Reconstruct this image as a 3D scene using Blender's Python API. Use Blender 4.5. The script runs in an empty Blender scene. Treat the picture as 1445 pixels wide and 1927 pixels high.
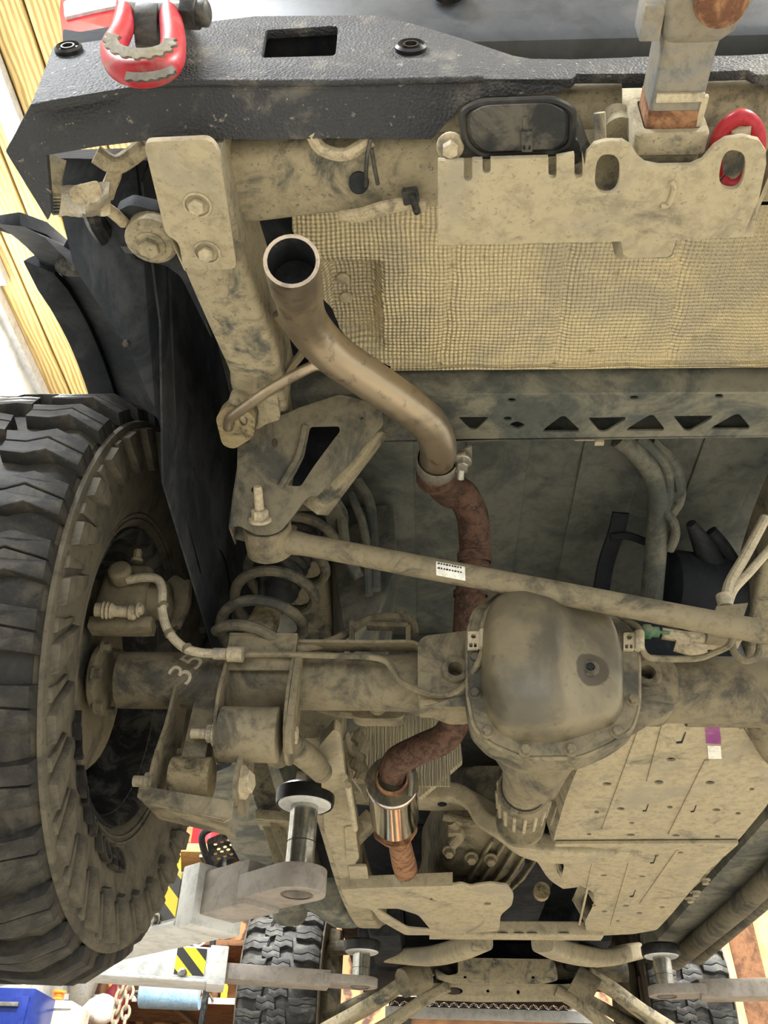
import bpy, bmesh, math, random
from mathutils import Vector, Matrix
from mathutils.geometry import tessellate_polygon
random.seed(7)
PI = math.pi
scene = bpy.context.scene
COL = scene.collection
V = Vector

# ------------------------------------------------------------------ camera
# metres; origin = centre of the truck's rear axle, x right, y towards the truck's front, z up
IW, IH, FPX = 1445.0, 1927.0, 1700.0
CAM = V((-0.211, -1.289, -0.669))
PITCH, YAW, ROLL = math.radians(37.67), math.radians(3.58), math.radians(2.27)
_f = V((-math.sin(YAW)*math.cos(PITCH), math.cos(YAW)*math.cos(PITCH), math.sin(PITCH)))
_r0 = V((math.cos(YAW), math.sin(YAW), 0)); _u0 = _r0.cross(_f)
_r = _r0*math.cos(ROLL) + _u0*math.sin(ROLL)
_u = -_r0*math.sin(ROLL) + _u0*math.cos(ROLL)
cd = bpy.data.cameras.new('camera'); cam = bpy.data.objects.new('camera', cd); COL.objects.link(cam)
cd.sensor_fit = 'VERTICAL'; cd.sensor_height = 24.0; cd.lens = FPX/IH*24.0; cd.clip_start = 0.02; cd.clip_end = 60
cam.matrix_world = Matrix(((_r.x, _u.x, -_f.x, CAM.x), (_r.y, _u.y, -_f.y, CAM.y), (_r.z, _u.z, -_f.z, CAM.z), (0, 0, 0, 1)))
scene.camera = cam

# ------------------------------------------------------------------ light
FLOOR, CEIL = -1.95, 2.75
w = bpy.data.worlds.new('overcast_daylight'); scene.world = w; w.use_nodes = True
w.node_tree.nodes['Background'].inputs[0].default_value = (0.80, 0.90, 1.0, 1)
w.node_tree.nodes['Background'].inputs[1].default_value = 0.35
def area(name, loc, aim, sx, sy, power, col):
    l = bpy.data.lights.new(name, 'AREA'); l.shape = 'RECTANGLE'; l.size = sx; l.size_y = sy; l.energy = power; l.color = col
    o = bpy.data.objects.new(name, l); COL.objects.link(o); o.location = loc
    o.rotation_euler = (V(aim)-V(loc)).to_track_quat('-Z', 'Y').to_euler()
    return o
area('rear_fill', (0.4, -5.2, 0.2), (0, 0, -0.6), 4.2, 2.6, 75, (1.0, 0.98, 0.95))  # added fill from behind the camera to brighten the underbody
area('ceiling_light_rear_left', (-1.75, -2.3, CEIL-0.10), (-1.0, -1.1, -1.0), 1.3, 0.16, 150, (0.90, 0.95, 1.0))
area('ceiling_light_rear_right', (1.9, -2.0, CEIL-0.10), (1.5, -1.2, -2.0), 0.16, 1.6, 240, (1.0, 0.98, 0.92))
area('ceiling_light_left', (-1.75, 1.2, CEIL-0.10), (-1.7, 1.2, -2.0), 0.16, 2.6, 330, (1.0, 0.985, 0.93))
area('ceiling_light_right', (2.0, 1.6, CEIL-0.10), (1.9, 1.6, -2.0), 0.16, 2.6, 330, (1.0, 0.985, 0.93))
area('ceiling_light_front', (-0.4, 4.0, CEIL-0.10), (-0.4, 4.3, 0), 3.2, 0.16, 55, (1.0, 0.98, 0.92))
scene.view_settings.view_transform = 'Standard'
scene.view_settings.look = 'None'
scene.view_settings.gamma = 1.0
scene.view_settings.use_curve_mapping = False
scene.view_settings.exposure = 0.62

# ------------------------------------------------------------------ survey helpers
def A(px, py, ax, v):
    """world point seen at photo pixel (px, py) on the plane x / y / z = v"""
    d = _f + _r*((px-IW/2)/FPX) - _u*((py-IH/2)/FPX)
    i = 'XYZ'.index(ax); return CAM + d*((v-CAM[i])/d[i])
def AP(px, py, pl):
    p, n = pl; d = _f + _r*((px-IW/2)/FPX) - _u*((py-IH/2)/FPX)
    return CAM + d*((p-CAM).dot(n)/d.dot(n))
def plane3(a, b, c): return (a, (b-a).cross(c-a).normalized())
def ZP(v): return (V((0, 0, v)), V((0, 0, 1)))
def YP(v): return (V((0, v, 0)), V((0, 1, 0)))
def XP(v): return (V((v, 0, 0)), V((1, 0, 0)))
def PP(pts, pl): return [AP(x, y, pl) for x, y in pts]
def TP(pts, ax): return [A(x, y, ax, v) for x, y, v in pts]

# ------------------------------------------------------------------ mesh builder
def frame(t):
    t = t.normalized(); a = V((0, 0, 1)) if abs(t.z) < 0.9 else V((1, 0, 0))
    x = t.cross(a).normalized(); return x, t.cross(x).normalized()
def smooth_path(pts, n=6, closed=False):
    P = [V(p) for p in pts]; out = []; N = len(P)
    rng = range(N if closed else N-1)
    for i in rng:
        p1, p2 = P[i], P[(i+1) % N]
        p0 = P[i-1] if (i > 0 or closed) else p1*2-p2
        p3 = P[(i+2) % N] if (i+2 < N or closed) else p2*2-p1
        for k in range(n):
            t = k/n
            out.append(0.5*((2*p1)+(p2-p0)*t+(2*p0-5*p1+4*p2-p3)*t*t+(3*p1-p0-3*p2+p3)*t**3))
    if not closed: out.append(P[-1])
    return out
def rp(poly, r, n=4):
    """round the corners of a 2D/3D polygon"""
    out = []; N = len(poly)
    for i in range(N):
        a, b, c = V(poly[i-1]), V(poly[i]), V(poly[(i+1) % N])
        l1, l2 = (a-b).length, (c-b).length
        if min(l1, l2) < 1e-9: out.append(b); continue
        d = min(r, l1*.48, l2*.48); p, q = b+(a-b).normalized()*d, b+(c-b).normalized()*d
        for k in range(n+1):
            t = k/n; out.append(p*(1-t)**2+b*2*t*(1-t)+q*t*t)
    return out
def ell(cx, cy, a, b, rot=0, n=20, sq=1.0):
    o = []
    for k in range(n):
        t = 2*PI*k/n; c, s = math.cos(t), math.sin(t)
        x = a*math.copysign(abs(c)**sq, c); y = b*math.copysign(abs(s)**sq, s)
        o.append((cx+x*math.cos(rot)-y*math.sin(rot), cy+x*math.sin(rot)+y*math.cos(rot)))
    return o
class MB:
    def __init__(s): s.v = []; s.f = []
    def add(s, vs, fs):
        b = len(s.v); s.v += [V(p) for p in vs]; s.f += [tuple(i+b for i in f) for f in fs]; return s
    def loft(s, rings, caps=True, closed=True):
        n = len(rings[0]); vs = [p for r in rings for p in r]; fs = []
        for i in range(len(rings)-1):
            for j in range(n if closed else n-1):
                k = (j+1) % n; fs.append((i*n+j, i*n+k, (i+1)*n+k, (i+1)*n+j))
        if caps and closed: fs.append(tuple(range(n-1, -1, -1))); fs.append(tuple((len(rings)-1)*n+j for j in range(n)))
        return s.add(vs, fs)
    def tube(s, pts, r, seg=14, sm=0, closed=False, caps=True, flat=None):
        P = smooth_path(pts, sm, closed) if sm else [V(p) for p in pts]
        N = len(P); R = r if isinstance(r, (list, tuple)) else None; rings = []
        x = None
        for i in range(N):
            t = (P[(i+1) % N]-P[i-1]) if closed else (P[min(i+1, N-1)]-P[max(i-1, 0)])
            if t.length < 1e-9: t = V((0, 0, 1))
            t.normalize()
            if x is None: x, y = frame(t)
            else:
                x = (x-t*x.dot(t)); x.normalize(); y = t.cross(x)
            if R:
                u = i/(N-1)*(len(R)-1); k = min(int(u), len(R)-2); rr = R[k]+(R[k+1]-R[k])*(u-k)
            else: rr = r
            rings.append([P[i]+(x*math.cos(2*PI*j/seg)+y*math.sin(2*PI*j/seg))*rr for j in range(seg)])
        if closed: rings.append(rings[0])
        return s.loft(rings, caps and not closed)
    def pipe(s, pts, r, wall, seg=24, sm=6, open_start=True):
        """hollow pipe with an open first end"""
        P = smooth_path(pts, sm); s.tube(P, r, seg, caps=False)
        k = max(2, min(len(P)-1, 3*sm)); s.tube(P[:k], r-wall, seg, caps=False)
        t = (P[1]-P[0]).normalized(); x, y = frame(t)
        a = [P[0]+(x*math.cos(2*PI*j/seg)+y*math.sin(2*PI*j/seg))*r for j in range(seg)]
        b = [P[0]+(x*math.cos(2*PI*j/seg)+y*math.sin(2*PI*j/seg))*(r-wall) for j in range(seg)]
        return s.loft([a, b], False)
    def lathe(s, prof, o, ax, seg=24, caps=True, arc=None):
        o = V(o); t = V(ax).normalized(); x, y = frame(t); rings = []
        for r, h in prof:
            rings.append([o+t*h+(x*math.cos(2*PI*j/seg)+y*math.sin(2*PI*j/seg))*r for j in range(seg)])
        return s.loft(rings, caps)
    def cyl(s, a, b, r, r2=None, seg=18):
        a, b = V(a), V(b); return s.lathe([(r, 0), (r if r2 is None else r2, (b-a).length)], a, b-a, seg)
    def box(s, c, sx, sy, sz, M=None):
        c = V(c); M = M or Matrix.Identity(3); vs = []
        for i in (-1, 1):
            for j in (-1, 1):
                for k in (-1, 1): vs.append(c+M @ V((i*sx/2, j*sy/2, k*sz/2)))
        return s.add(vs, [(0, 1, 3, 2), (4, 6, 7, 5), (0, 4, 5, 1), (2, 3, 7, 6), (0, 2, 6, 4), (1, 5, 7, 3)])
    def sweep(s, path, prof, up=(0, 0, 1), sm=0, caps=True, closed_prof=True):
        """profile (a, b): a across, b along up"""
        P = smooth_path(path, sm) if sm else [V(p) for p in path]; rings = []; up = V(up)
        for i in range(len(P)):
            t = (P[min(i+1, len(P)-1)]-P[max(i-1, 0)]).normalized(); x = t.cross(up).normalized(); y = x.cross(t).normalized()
            rings.append([P[i]+x*a+y*b for a, b in prof])
        return s.loft(rings, caps, closed_prof)
    def plate(s, outer, th, holes=()):
        outer = [V(p) for p in outer]; holes = [[V(p) for p in h] for h in holes]; th = V(th)
        # tessellate in the plate's own 2D plane
        c = sum(outer, V((0, 0, 0)))/len(outer); n = V((0, 0, 0))
        for i in range(len(outer)): n += (outer[i-1]-c).cross(outer[i]-c)
        n.normalize(); x, y = frame(n)
        loops = [outer]+holes; flat = [[V(((p-c).dot(x), (p-c).dot(y), 0)) for p in L] for L in loops]
        tri = tessellate_polygon(flat); allp = [p for L in loops for p in L]; N = len(allp)
        fs = [tuple(t) for t in tri]+[tuple(i+N for i in reversed(t)) for t in tri]; b = 0
        for L in loops:
            m = len(L)
            for i in range(m): fs.append((b+i, b+(i+1) % m, b+N+(i+1) % m, b+N+i))
            b += m
        return s.add(allp+[p+th for p in allp], fs)
    def bolt(s, p, ax, r, h, washer=1.45):
        p = V(p); t = V(ax).normalized(); x, y = frame(t)
        if washer: s.lathe([(r*washer, 0), (r*washer, h*.22), (r*washer*.9, h*.28)], p, t, 18)
        ring = lambda q, hh: [p+t*hh+(x*math.cos(PI/3*j)+y*math.sin(PI/3*j))*q for j in range(6)]
        return s.loft([ring(r, h*.2), ring(r, h*.9), ring(r*.85, h)])
    def mesh(s, name, bevel=0, smooth=35, segs=2):
        bm = bmesh.new(); vv = [bm.verts.new(p) for p in s.v]
        for f in s.f:
            try: bm.faces.new([vv[i] for i in f])
            except ValueError: pass
        bmesh.ops.remove_doubles(bm, verts=bm.verts, dist=1e-6)
        bmesh.ops.recalc_face_normals(bm, faces=bm.faces)
        if bevel:
            es = [e for e in bm.edges if len(e.link_faces) == 2 and e.calc_face_angle(0) > math.radians(smooth)]
            try: bmesh.ops.bevel(bm, geom=es, offset=bevel, segments=segs, affect='EDGES', clamp_overlap=True, profile=0.6)
            except Exception: pass
        for f in bm.faces: f.smooth = True
        for e in bm.edges:
            if len(e.link_faces) == 2 and e.calc_face_angle(0) > math.radians(smooth): e.smooth = False
        me = bpy.data.meshes.new(name); bm.to_mesh(me); bm.free(); return me
    def build(s, name, m, parent=None, label=None, bevel=0, smooth=35, kind=None, segs=2):
        me = s.mesh(name, bevel, smooth, segs); me.materials.append(m)
        o = bpy.data.objects.new(name, me); COL.objects.link(o)
        if parent: o.parent = parent
        if label: o['label'] = label
        if kind: o['kind'] = kind
        return o
def thing(name, label, cat, loc=(0, 0, 0), group=None):
    o = bpy.data.objects.new(name, None); COL.objects.link(o); o.location = loc; o.empty_display_size = 0.05
    o['label'] = label; o['category'] = cat
    if group: o['group'] = group
    return o
def tag(o, label, cat, group=None):
    o['label'] = label; o['category'] = cat
    if group: o['group'] = group
    return o
def inst(name, me, parent, loc=(0, 0, 0), rot=(0, 0, 0)):
    o = bpy.data.objects.new(name, me); COL.objects.link(o); o.parent = parent; o.location = loc; o.rotation_euler = rot; return o
def text_mesh(body, size, depth):
    c = bpy.data.curves.new('text', 'FONT'); c.body = body; c.size = size; c.extrude = depth; c.align_x = 'CENTER'; c.align_y = 'CENTER'; c.resolution_u = 3
    o = bpy.data.objects.new('text', c); COL.objects.link(o); dg = bpy.context.evaluated_depsgraph_get(); dg.update()
    me = bpy.data.meshes.new_from_object(o.evaluated_get(dg)); bpy.data.objects.remove(o); bpy.data.curves.remove(c)
    return [v.co.copy() for v in me.vertices], [tuple(p.vertices) for p in me.polygons]

# ------------------------------------------------------------------ materials
def nt(name):
    m = bpy.data.materials.new(name); m.use_nodes = True; t = m.node_tree; b = t.nodes['Principled BSDF']; return m, t, b
def nd(t, typ, **kw):
    n = t.nodes.new(typ)
    for k, v in kw.items(): setattr(n, k, v)
    return n
def setin(n, **kw):
    for k, v in kw.items(): n.inputs[k.replace('_', ' ')].default_value = v
def ramp(t, src, lo, hi):
    r = nd(t, 'ShaderNodeMapRange'); r.clamp = True; r.interpolation_type = 'SMOOTHSTEP'
    r.inputs[1].default_value = lo; r.inputs[2].default_value = hi; t.links.new(src, r.inputs[0]); return r.outputs[0]
def mix(t, fac, a, b):
    n = nd(t, 'ShaderNodeMix', data_type='RGBA')
    for s, v in ((n.inputs[0], fac), (n.inputs[6], a), (n.inputs[7], b)):
        if hasattr(v, 'is_output'): t.links.new(v, s)
        else: s.default_value = v if not isinstance(v, tuple) else (v+(1,))[:4]
    return n.outputs[2]
def noise(t, scale, detail=5, rough=.6, vec=None, dist=0):
    n = nd(t, 'ShaderNodeTexNoise'); setin(n, Scale=scale, Detail=detail, Roughness=rough, Distortion=dist)
    if vec: t.links.new(vec, n.inputs['Vector'])
    return n.outputs[0]
def coord(t, scale=None):
    c = nd(t, 'ShaderNodeTexCoord').outputs['Object']
    if scale:
        m = nd(t, 'ShaderNodeMapping'); m.inputs['Scale'].default_value = scale; t.links.new(c, m.inputs[0]); return m.outputs[0]
    return c
def bump(t, b, src, strength, dist, prev=None):
    n = nd(t, 'ShaderNodeBump'); setin(n, Strength=strength, Distance=dist); t.links.new(src, n.inputs['Height'])
    if prev: t.links.new(prev, n.inputs['Normal'])
    t.links.new(n.outputs[0], b.inputs['Normal']); return n.outputs[0]
def dusty(name, base, dust, amt=.5, scale=9, rough=.85, metal=0., speck=None, bmp=.25, fine=160, patch=None):
    """painted or cast metal under dried mud dust: base shows through where the noise is low"""
    m, t, b = nt(name); c = coord(t)
    n1 = noise(t, scale*1.25, 11, .70, c, .7); n2 = noise(t, scale*6.5, 9, .72, c, .3)
    f = ramp(t, n1, .60-amt*.42, .74-amt*.34); col = mix(t, f, base, dust)
    col = mix(t, ramp(t, n2, .44, .66), col, mix(t, f, tuple(x*.72 for x in base), tuple(x*.74 for x in dust)))
    if patch:
        col = mix(t, ramp(t, noise(t, scale*.7, 8, .68, c, .5), .50, .64), col, patch)
    nf = noise(t, fine, 4, .7, c)
    if speck: col = mix(t, ramp(t, nf, .58, .68), col, speck)
    t.links.new(col, b.inputs['Base Color']); setin(b, Roughness=rough, Metallic=metal); b.inputs['Specular IOR Level'].default_value = .25
    if bmp > .1:
        p = bump(t, b, n2, bmp*.5, .0016); bump(t, b, nf, bmp*1.3, .0012, p)
    elif bmp: bump(t, b, nf, bmp, .0012)
    return m
M = {}
TAN = (.375, .325, .225); TAND = (.23, .20, .145)
M['tan'] = dusty('dried_mud_dust', (.17, .155, .12), TAN, .75, 9, speck=TAND, bmp=.4, patch=(.29, .26, .20))
M['tan_frame'] = dusty('dusty_frame_steel', (.075, .078, .072), (.32, .277, .19), .62, 11, speck=(.14, .13, .10), bmp=.4)
M['axle'] = dusty('dusty_axle_steel', (.06, .057, .048), (.185, .158, .105), .55, 8, rough=.7, bmp=.35)
M['axle_light'] = dusty('dusty_axle_bracket', (.075, .069, .055), (.215, .183, .122), .6, 10, rough=.8, bmp=.35)
M['grey'] = dusty('dull_grey_underbody', (.085, .093, .088), (.195, .188, .15), .45, 7, rough=.7, bmp=.2)
M['bracket'] = dusty('dusty_pressed_bracket', (.052, .053, .047), (.145, .128, .092), .5, 9, rough=.75, bmp=.3)
M['pan'] = dusty('painted_floor_pan', (.085, .092, .088), (.150, .155, .135), .5, 5, rough=.55, bmp=.12)
M['dark'] = dusty('black_plastic_haze_shade', (.020, .023, .028), (.042, .044, .050), .35, 6, rough=.55, bmp=.2)  # black plastic, blued for lens haze; also stands in for deep shade
M['dark'].node_tree.nodes['Principled BSDF'].inputs['Specular IOR Level'].default_value = .12; M['dark'].node_tree.nodes['Principled BSDF'].inputs['Roughness'].default_value = .75
M['black'] = dusty('black_moulded_plastic', (.016, .017, .019), (.085, .08, .068), .35, 14, rough=.5, bmp=.2)
M['black_gloss'] = dusty('black_flare_plastic', (.012, .012, .013), (.035, .034, .032), .3, 10, rough=.35, bmp=.1)
M['rubber'] = dusty('dusty_tyre_rubber', (.020, .0195, .019), (.058, .052, .042), .42, 9, rough=.62, speck=(.038, .034, .029), bmp=.3, fine=110)
M['rubber_side'] = dusty('dusty_sidewall_rubber', (.050, .046, .038), (.105, .092, .068), .6, 8, rough=.8, speck=(.056, .050, .040), bmp=.3, fine=130)
M['rubber_front'] = dusty('front_tyre_rubber', (.028, .029, .030), (.09, .087, .08), .4, 9, rough=.5, bmp=.3)
M['mount_rubber'] = dusty('dusty_mount_rubber', (.05, .045, .035), (.27, .22, .13), .6, 16, rough=.85)
M['red'] = dusty('red_shackle_paint', (.36, .022, .035), (.30, .10, .09), .2, 16, rough=.4, bmp=.1)
M['red_lamp'] = dusty('red_lamp_lens', (.62, .03, .04), (.6, .12, .12), .15, 6, rough=.12, bmp=0)
M['clear_lamp'] = dusty('clear_lamp_lens', (.75, .77, .80), (.6, .6, .62), .3, 6, rough=.12, bmp=0)
M['body'] = dusty('grey_body_paint', (.060, .066, .076), (.085, .088, .094), .3, 3, rough=.38, bmp=.02)
M['zinc'] = dusty('zinc_plated_steel', (.40, .39, .36), (.33, .30, .23), .4, 22, rough=.45, metal=.7, bmp=.15)
M['bolt'] = dusty('dusty_bolt_steel', (.24, .22, .18), (.42, .36, .25), .6, 30, rough=.75, bmp=.2)
M['foil'] = dusty('crumpled_foil_wrap', (.42, .40, .36), (.45, .39, .28), .5, 40, rough=.4, metal=.6, bmp=1.0, fine=60)
M['steel'] = dusty('bare_bar_steel', (.30, .30, .29), (.22, .20, .17), .45, 18, rough=.35, metal=.85, bmp=.15)
M['hitch'] = dusty('scuffed_hitch_steel', (.20, .20, .195), (.24, .215, .17), .5, 14, rough=.5, metal=.3, bmp=.3)
M['orange_rust'] = dusty('orange_rust', (.13, .060, .034), (.30, .16, .085), .5, 28, rough=.8, bmp=.4)
M['rust'] = dusty('brown_rusted_pipe', (.060, .033, .026), (.135, .075, .052), .45, 34, rough=.75, speck=(.22, .14, .10), bmp=.7, fine=260)
M['green'] = dusty('green_connector_plastic', (.05, .16, .09), (.16, .2, .12), .4, 30, rough=.5)
M['wrap'] = dusty('cloth_loom_wrap', (.20, .175, .13), (.42, .36, .25), .6, 40, rough=.9, bmp=.8, fine=90)
M['clip'] = dusty('pale_plastic_clip', (.32, .29, .22), (.46, .40, .29), .6, 30, rough=.7)
M['lift'] = dusty('grey_lift_paint', (.60, .61, .62), (.53, .53, .52), .3, 5, rough=.4, bmp=.04)
M['lift_dark'] = dusty('taupe_arm_paint', (.27, .245, .225), (.32, .29, .265), .4, 6, rough=.42, bmp=.05)
M['chrome'] = dusty('polished_chrome', (.82, .82, .83), (.62, .60, .56), .15, 12, rough=.06, metal=1., bmp=.02)
M['column'] = dusty('oiled_column_steel', (.50, .50, .47), (.36, .36, .33), .4, 18, rough=.22, metal=.9, bmp=.1)
M['white'] = dusty('white_label', (.78, .78, .75), (.7, .69, .66), .3, 20, rough=.6, bmp=.05)
M['purple'] = dusty('purple_tape', (.20, .03, .20), (.30, .12, .27), .3, 20, rough=.4, bmp=.05)
M['glass'] = dusty('dark_lamp_glass', (.030, .033, .037), (.06, .06, .06), .3, 12, rough=.15, bmp=0)
M['blue'] = dusty('deep_blue_paint', (.012, .03, .20), (.02, .04, .24), .3, 5, rough=.3, bmp=.02)
M['yellow'] = dusty('yellow_paint', (.86, .62, .03), (.8, .56, .05), .3, 8, rough=.5, bmp=.05)
M['orange'] = dusty('orange_plastic', (.75, .25, .04), (.65, .2, .04), .3, 8, rough=.5, bmp=.05)
M['towel'] = dusty('blue_paper_towel', (.30, .50, .70), (.38, .57, .75), .4, 14, rough=.95, bmp=.8, fine=60)
M['red_plain'] = dusty('red_gas_bottle', (.68, .025, .04), (.62, .04, .05), .3, 6, rough=.35, bmp=.05)
M['plank'] = dusty('pale_pine_plank', (.62, .36, .14), (.72, .46, .20), .5, 7, rough=.6, bmp=.1)
M['cream'] = dusty('cream_board', (.72, .68, .60), (.62, .58, .50), .4, 6, rough=.7, bmp=.05)
M['dark_red'] = dusty('dark_red_cloth', (.18, .02, .03), (.24, .05, .05), .4, 12, rough=.8, bmp=.2)
M['brown'] = dusty('dark_brown_wood', (.11, .055, .03), (.20, .10, .05), .5, 8, rough=.8, bmp=.2)  # dark brown wood colour in two mottled tones
M['white_cloth'] = dusty('white_rag', (.75, .73, .68), (.6, .56, .48), .4, 18, rough=.95, bmp=.4)
def stain_cover():
    m, t, b = nt('stained_differential_cover'); c = coord(t)
    n1 = noise(t, 7, 6, .6, c, .4); n2 = noise(t, 55, 4, .7, c)
    col = mix(t, ramp(t, n1, .36, .62), (.085, .076, .056), (.20, .168, .108)); col = mix(t, ramp(t, n2, .58, .72), col, (.10, .085, .06))
    g = nd(t, 'ShaderNodeVectorMath', operation='DISTANCE'); t.links.new(c, g.inputs[0]); g.inputs[1].default_value = A(1112, 1262, 'Y', -.188)
    ad = nd(t, 'ShaderNodeMath', operation='MULTIPLY_ADD'); t.links.new(noise(t, 35, 2, .5, c), ad.inputs[0]); ad.inputs[1].default_value = .014; t.links.new(g.outputs['Value'], ad.inputs[2])
    col = mix(t, ramp(t, ad.outputs[0], .029, .033), (.060, .048, .032), col)
    t.links.new(col, b.inputs['Base Color']); setin(b, Roughness=.42, Metallic=.15)
    bump(t, b, noise(t, 150, 3, .7, c), .3, .001); return m
M['cover'] = stain_cover()
def stainless():
    m, t, b = nt('heat_tinted_stainless'); c = coord(t)
    col = mix(t, ramp(t, noise(t, 9, 5, .6, c, .5), .40, .66), (.34, .275, .195), (.20, .165, .125)); col = mix(t, ramp(t, noise(t, 38, 6, .65, c), .54, .7), col, (.14, .11, .08))
    t.links.new(col, b.inputs['Base Color']); setin(b, Roughness=.36, Metallic=.75)
    bump(t, b, noise(t, 140, 3, .6, c), .15, .001); return m
M['stainless'] = stainless()
def coat():
    m, t, b = nt('textured_black_bumper_coating'); c = coord(t)
    n1 = noise(t, 24, 5, .65, c, .3)
    col = mix(t, ramp(t, n1, .52, .72), (.030, .032, .037), (.10, .095, .085)); col = mix(t, ramp(t, noise(t, 130, 3, .6, c), .64, .72), col, (.20, .185, .155))
    t.links.new(col, b.inputs['Base Color']); setin(b, Roughness=.6)
    b.inputs['Specular IOR Level'].default_value = .35
    v = nd(t, 'ShaderNodeTexVoronoi'); setin(v, Scale=330.); t.links.new(coord(t), v.inputs['Vector'])
    p = bump(t, b, v.outputs[0], .6, .0018); bump(t, b, noise(t, 330, 3, .6, c), .6, .002, p); return m
M['coat'] = coat()
def waffle():
    m, t, b = nt('embossed_aluminium_shield'); c = coord(t)
    col = mix(t, ramp(t, noise(t, 9, 6, .62, c, .5), .38, .62), (.52, .455, .325), (.68, .58, .37)); col = mix(t, ramp(t, noise(t, 42, 4, .6, c), .60, .74), col, (.40, .335, .225))
    t.links.new(col, b.inputs['Base Color']); setin(b, Roughness=.48, Metallic=.35)
    d = nd(t, 'ShaderNodeTexNoise'); setin(d, Scale=12., Detail=2.); t.links.new(c, d.inputs['Vector'])
    add = nd(t, 'ShaderNodeVectorMath', operation='MULTIPLY_ADD'); t.links.new(d.outputs['Color'], add.inputs[0]); add.inputs[1].default_value = (.012, .012, 0); t.links.new(c, add.inputs[2])
    hs = []
    for ax in 'XY':
        wv = nd(t, 'ShaderNodeTexWave', wave_type='BANDS', bands_direction=ax); setin(wv, Scale=52., Distortion=.0); t.links.new(add.outputs[0], wv.inputs['Vector']); hs.append(wv.outputs['Fac'])
    mm = nd(t, 'ShaderNodeMath', operation='ADD'); t.links.new(hs[0], mm.inputs[0]); t.links.new(hs[1], mm.inputs[1])
    p = bump(t, b, mm.outputs[0], .8, .003); bump(t, b, noise(t, 60, 4, .6, c), .35, .003, p); return m
M['waffle'] = waffle()
def hazard():
    m, t, b = nt('yellow_black_hazard_tape'); c = coord(t)
    s = nd(t, 'ShaderNodeSeparateXYZ'); t.links.new(c, s.inputs[0]); a = nd(t, 'ShaderNodeMath', operation='ADD'); t.links.new(s.outputs[0], a.inputs[0]); t.links.new(s.outputs[2], a.inputs[1])
    q = nd(t, 'ShaderNodeMath', operation='MULTIPLY'); q.inputs[1].default_value = 1/.075; t.links.new(a.outputs[0], q.inputs[0])
    fr = nd(t, 'ShaderNodeMath', operation='FRACT'); t.links.new(q.outputs[0], fr.inputs[0])
    gt = nd(t, 'ShaderNodeMath', operation='GREATER_THAN'); gt.inputs[1].default_value = .5; t.links.new(fr.outputs[0], gt.inputs[0])
    t.links.new(mix(t, gt.outputs[0], (.02, .02, .02), (.90, .66, .02)), b.inputs['Base Color']); setin(b, Roughness=.45); return m
M['hazard'] = hazard()
def wood(name, a, b_, c_, sc, stretch, dist=4.):
    m, t, b = nt(name); c = coord(t, stretch)
    wv = nd(t, 'ShaderNodeTexWave', wave_type='BANDS', bands_direction='X'); setin(wv, Scale=sc, Distortion=dist, Detail=3.); wv.inputs['Detail Scale'].default_value = 1.2; t.links.new(c, wv.inputs['Vector'])
    col = mix(t, ramp(t, wv.outputs['Fac'], .15, .75), a, b_); col = mix(t, ramp(t, noise(t, 6, 5, .6, c), .5, .7), col, c_)
    t.links.new(col, b.inputs['Base Color']); setin(b, Roughness=.6); return m
M['char_wood'] = wood('charred_plywood', (.07, .03, .016), (.52, .26, .11), (.34, .15, .06), 1.6, (1.6, 1., 3.2), 7.)
M['osb'] = wood('grooved_timber_ceiling', (.46, .31, .11), (.80, .60, .27), (.66, .48, .22), 9., (1.5, .35, 1), 5.)
M['shop_wall'] = dusty('pale_shop_wall', (.55, .56, .54), (.48, .49, .47), .5, 1.5, rough=.8, bmp=.05)
M['concrete'] = dusty('sandy_concrete', (.47, .44, .375), (.53, .495, .41), .5, 1.2, rough=.8, bmp=.15)
def emis(name, col, s):
    m, t, b = nt(name); b.inputs['Base Color'].default_value = col+(1,); b.inputs['Emission Color'].default_value = col+(1,); b.inputs['Emission Strength'].default_value = s; return m
M['led'] = emis('lit_led_tube', (.93, .97, 1.0), 4.)

# ------------------------------------------------------------------ the setting
def struct(name, mb, m, **kw):
    o = mb.build(name, m, **kw); o['kind'] = 'structure'; return o
XL, XR, YF, YB = -2.27, 3.4, 4.7, -5.6
struct('floor', MB().box(((XL+XR)/2, (YF+YB)/2, FLOOR-.05), XR-XL, YF-YB, .1), M['concrete'])
ceil = struct('ceiling', MB().box(((XL+XR)/2, (YF+YB)/2, CEIL+.05), XR-XL, YF-YB, .1), M['brown'])
bd = MB().box((0, 0, 0), .142, YF-YB, .024).mesh('board', .006)     # ceiling boards with open joints
bd.materials.append(M['osb'])
nb = int((XR-XL)/.15)
for i in range(nb): inst('board', bd, ceil, (XL+.075+i*.15, (YF+YB)/2, CEIL-.012+random.uniform(-.002, .002)))
struct('wall_left', MB().box((XL-.05, (YF+YB)/2, (FLOOR+CEIL)/2), .1, YF-YB, CEIL-FLOOR), M['shop_wall'])
struct('wall_right', MB().box((XR+.05, (YF+YB)/2, (FLOOR+CEIL)/2), .1, YF-YB, CEIL-FLOOR), M['shop_wall'])
wf = struct('wall_front', MB().box(((XL+XR)/2, YF+.05, (FLOOR+CEIL)/2), XR-XL, .1, CEIL-FLOOR), M['brown'])
pm = MB().box((0, 0, 0), 1.13, .02, 2.33).mesh('panel', .004); pm.materials.append(M['char_wood'])
for i in range(5):
    for j in range(2): inst('panel', pm, wf, (XL+.57+i*1.135, YF-.01, FLOOR+1.17+j*2.34))
struct('trim_1', MB().box((XL+.02, (YF+YB)/2, CEIL-.06), .04, YF-YB, .06), M['lift'])
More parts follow.
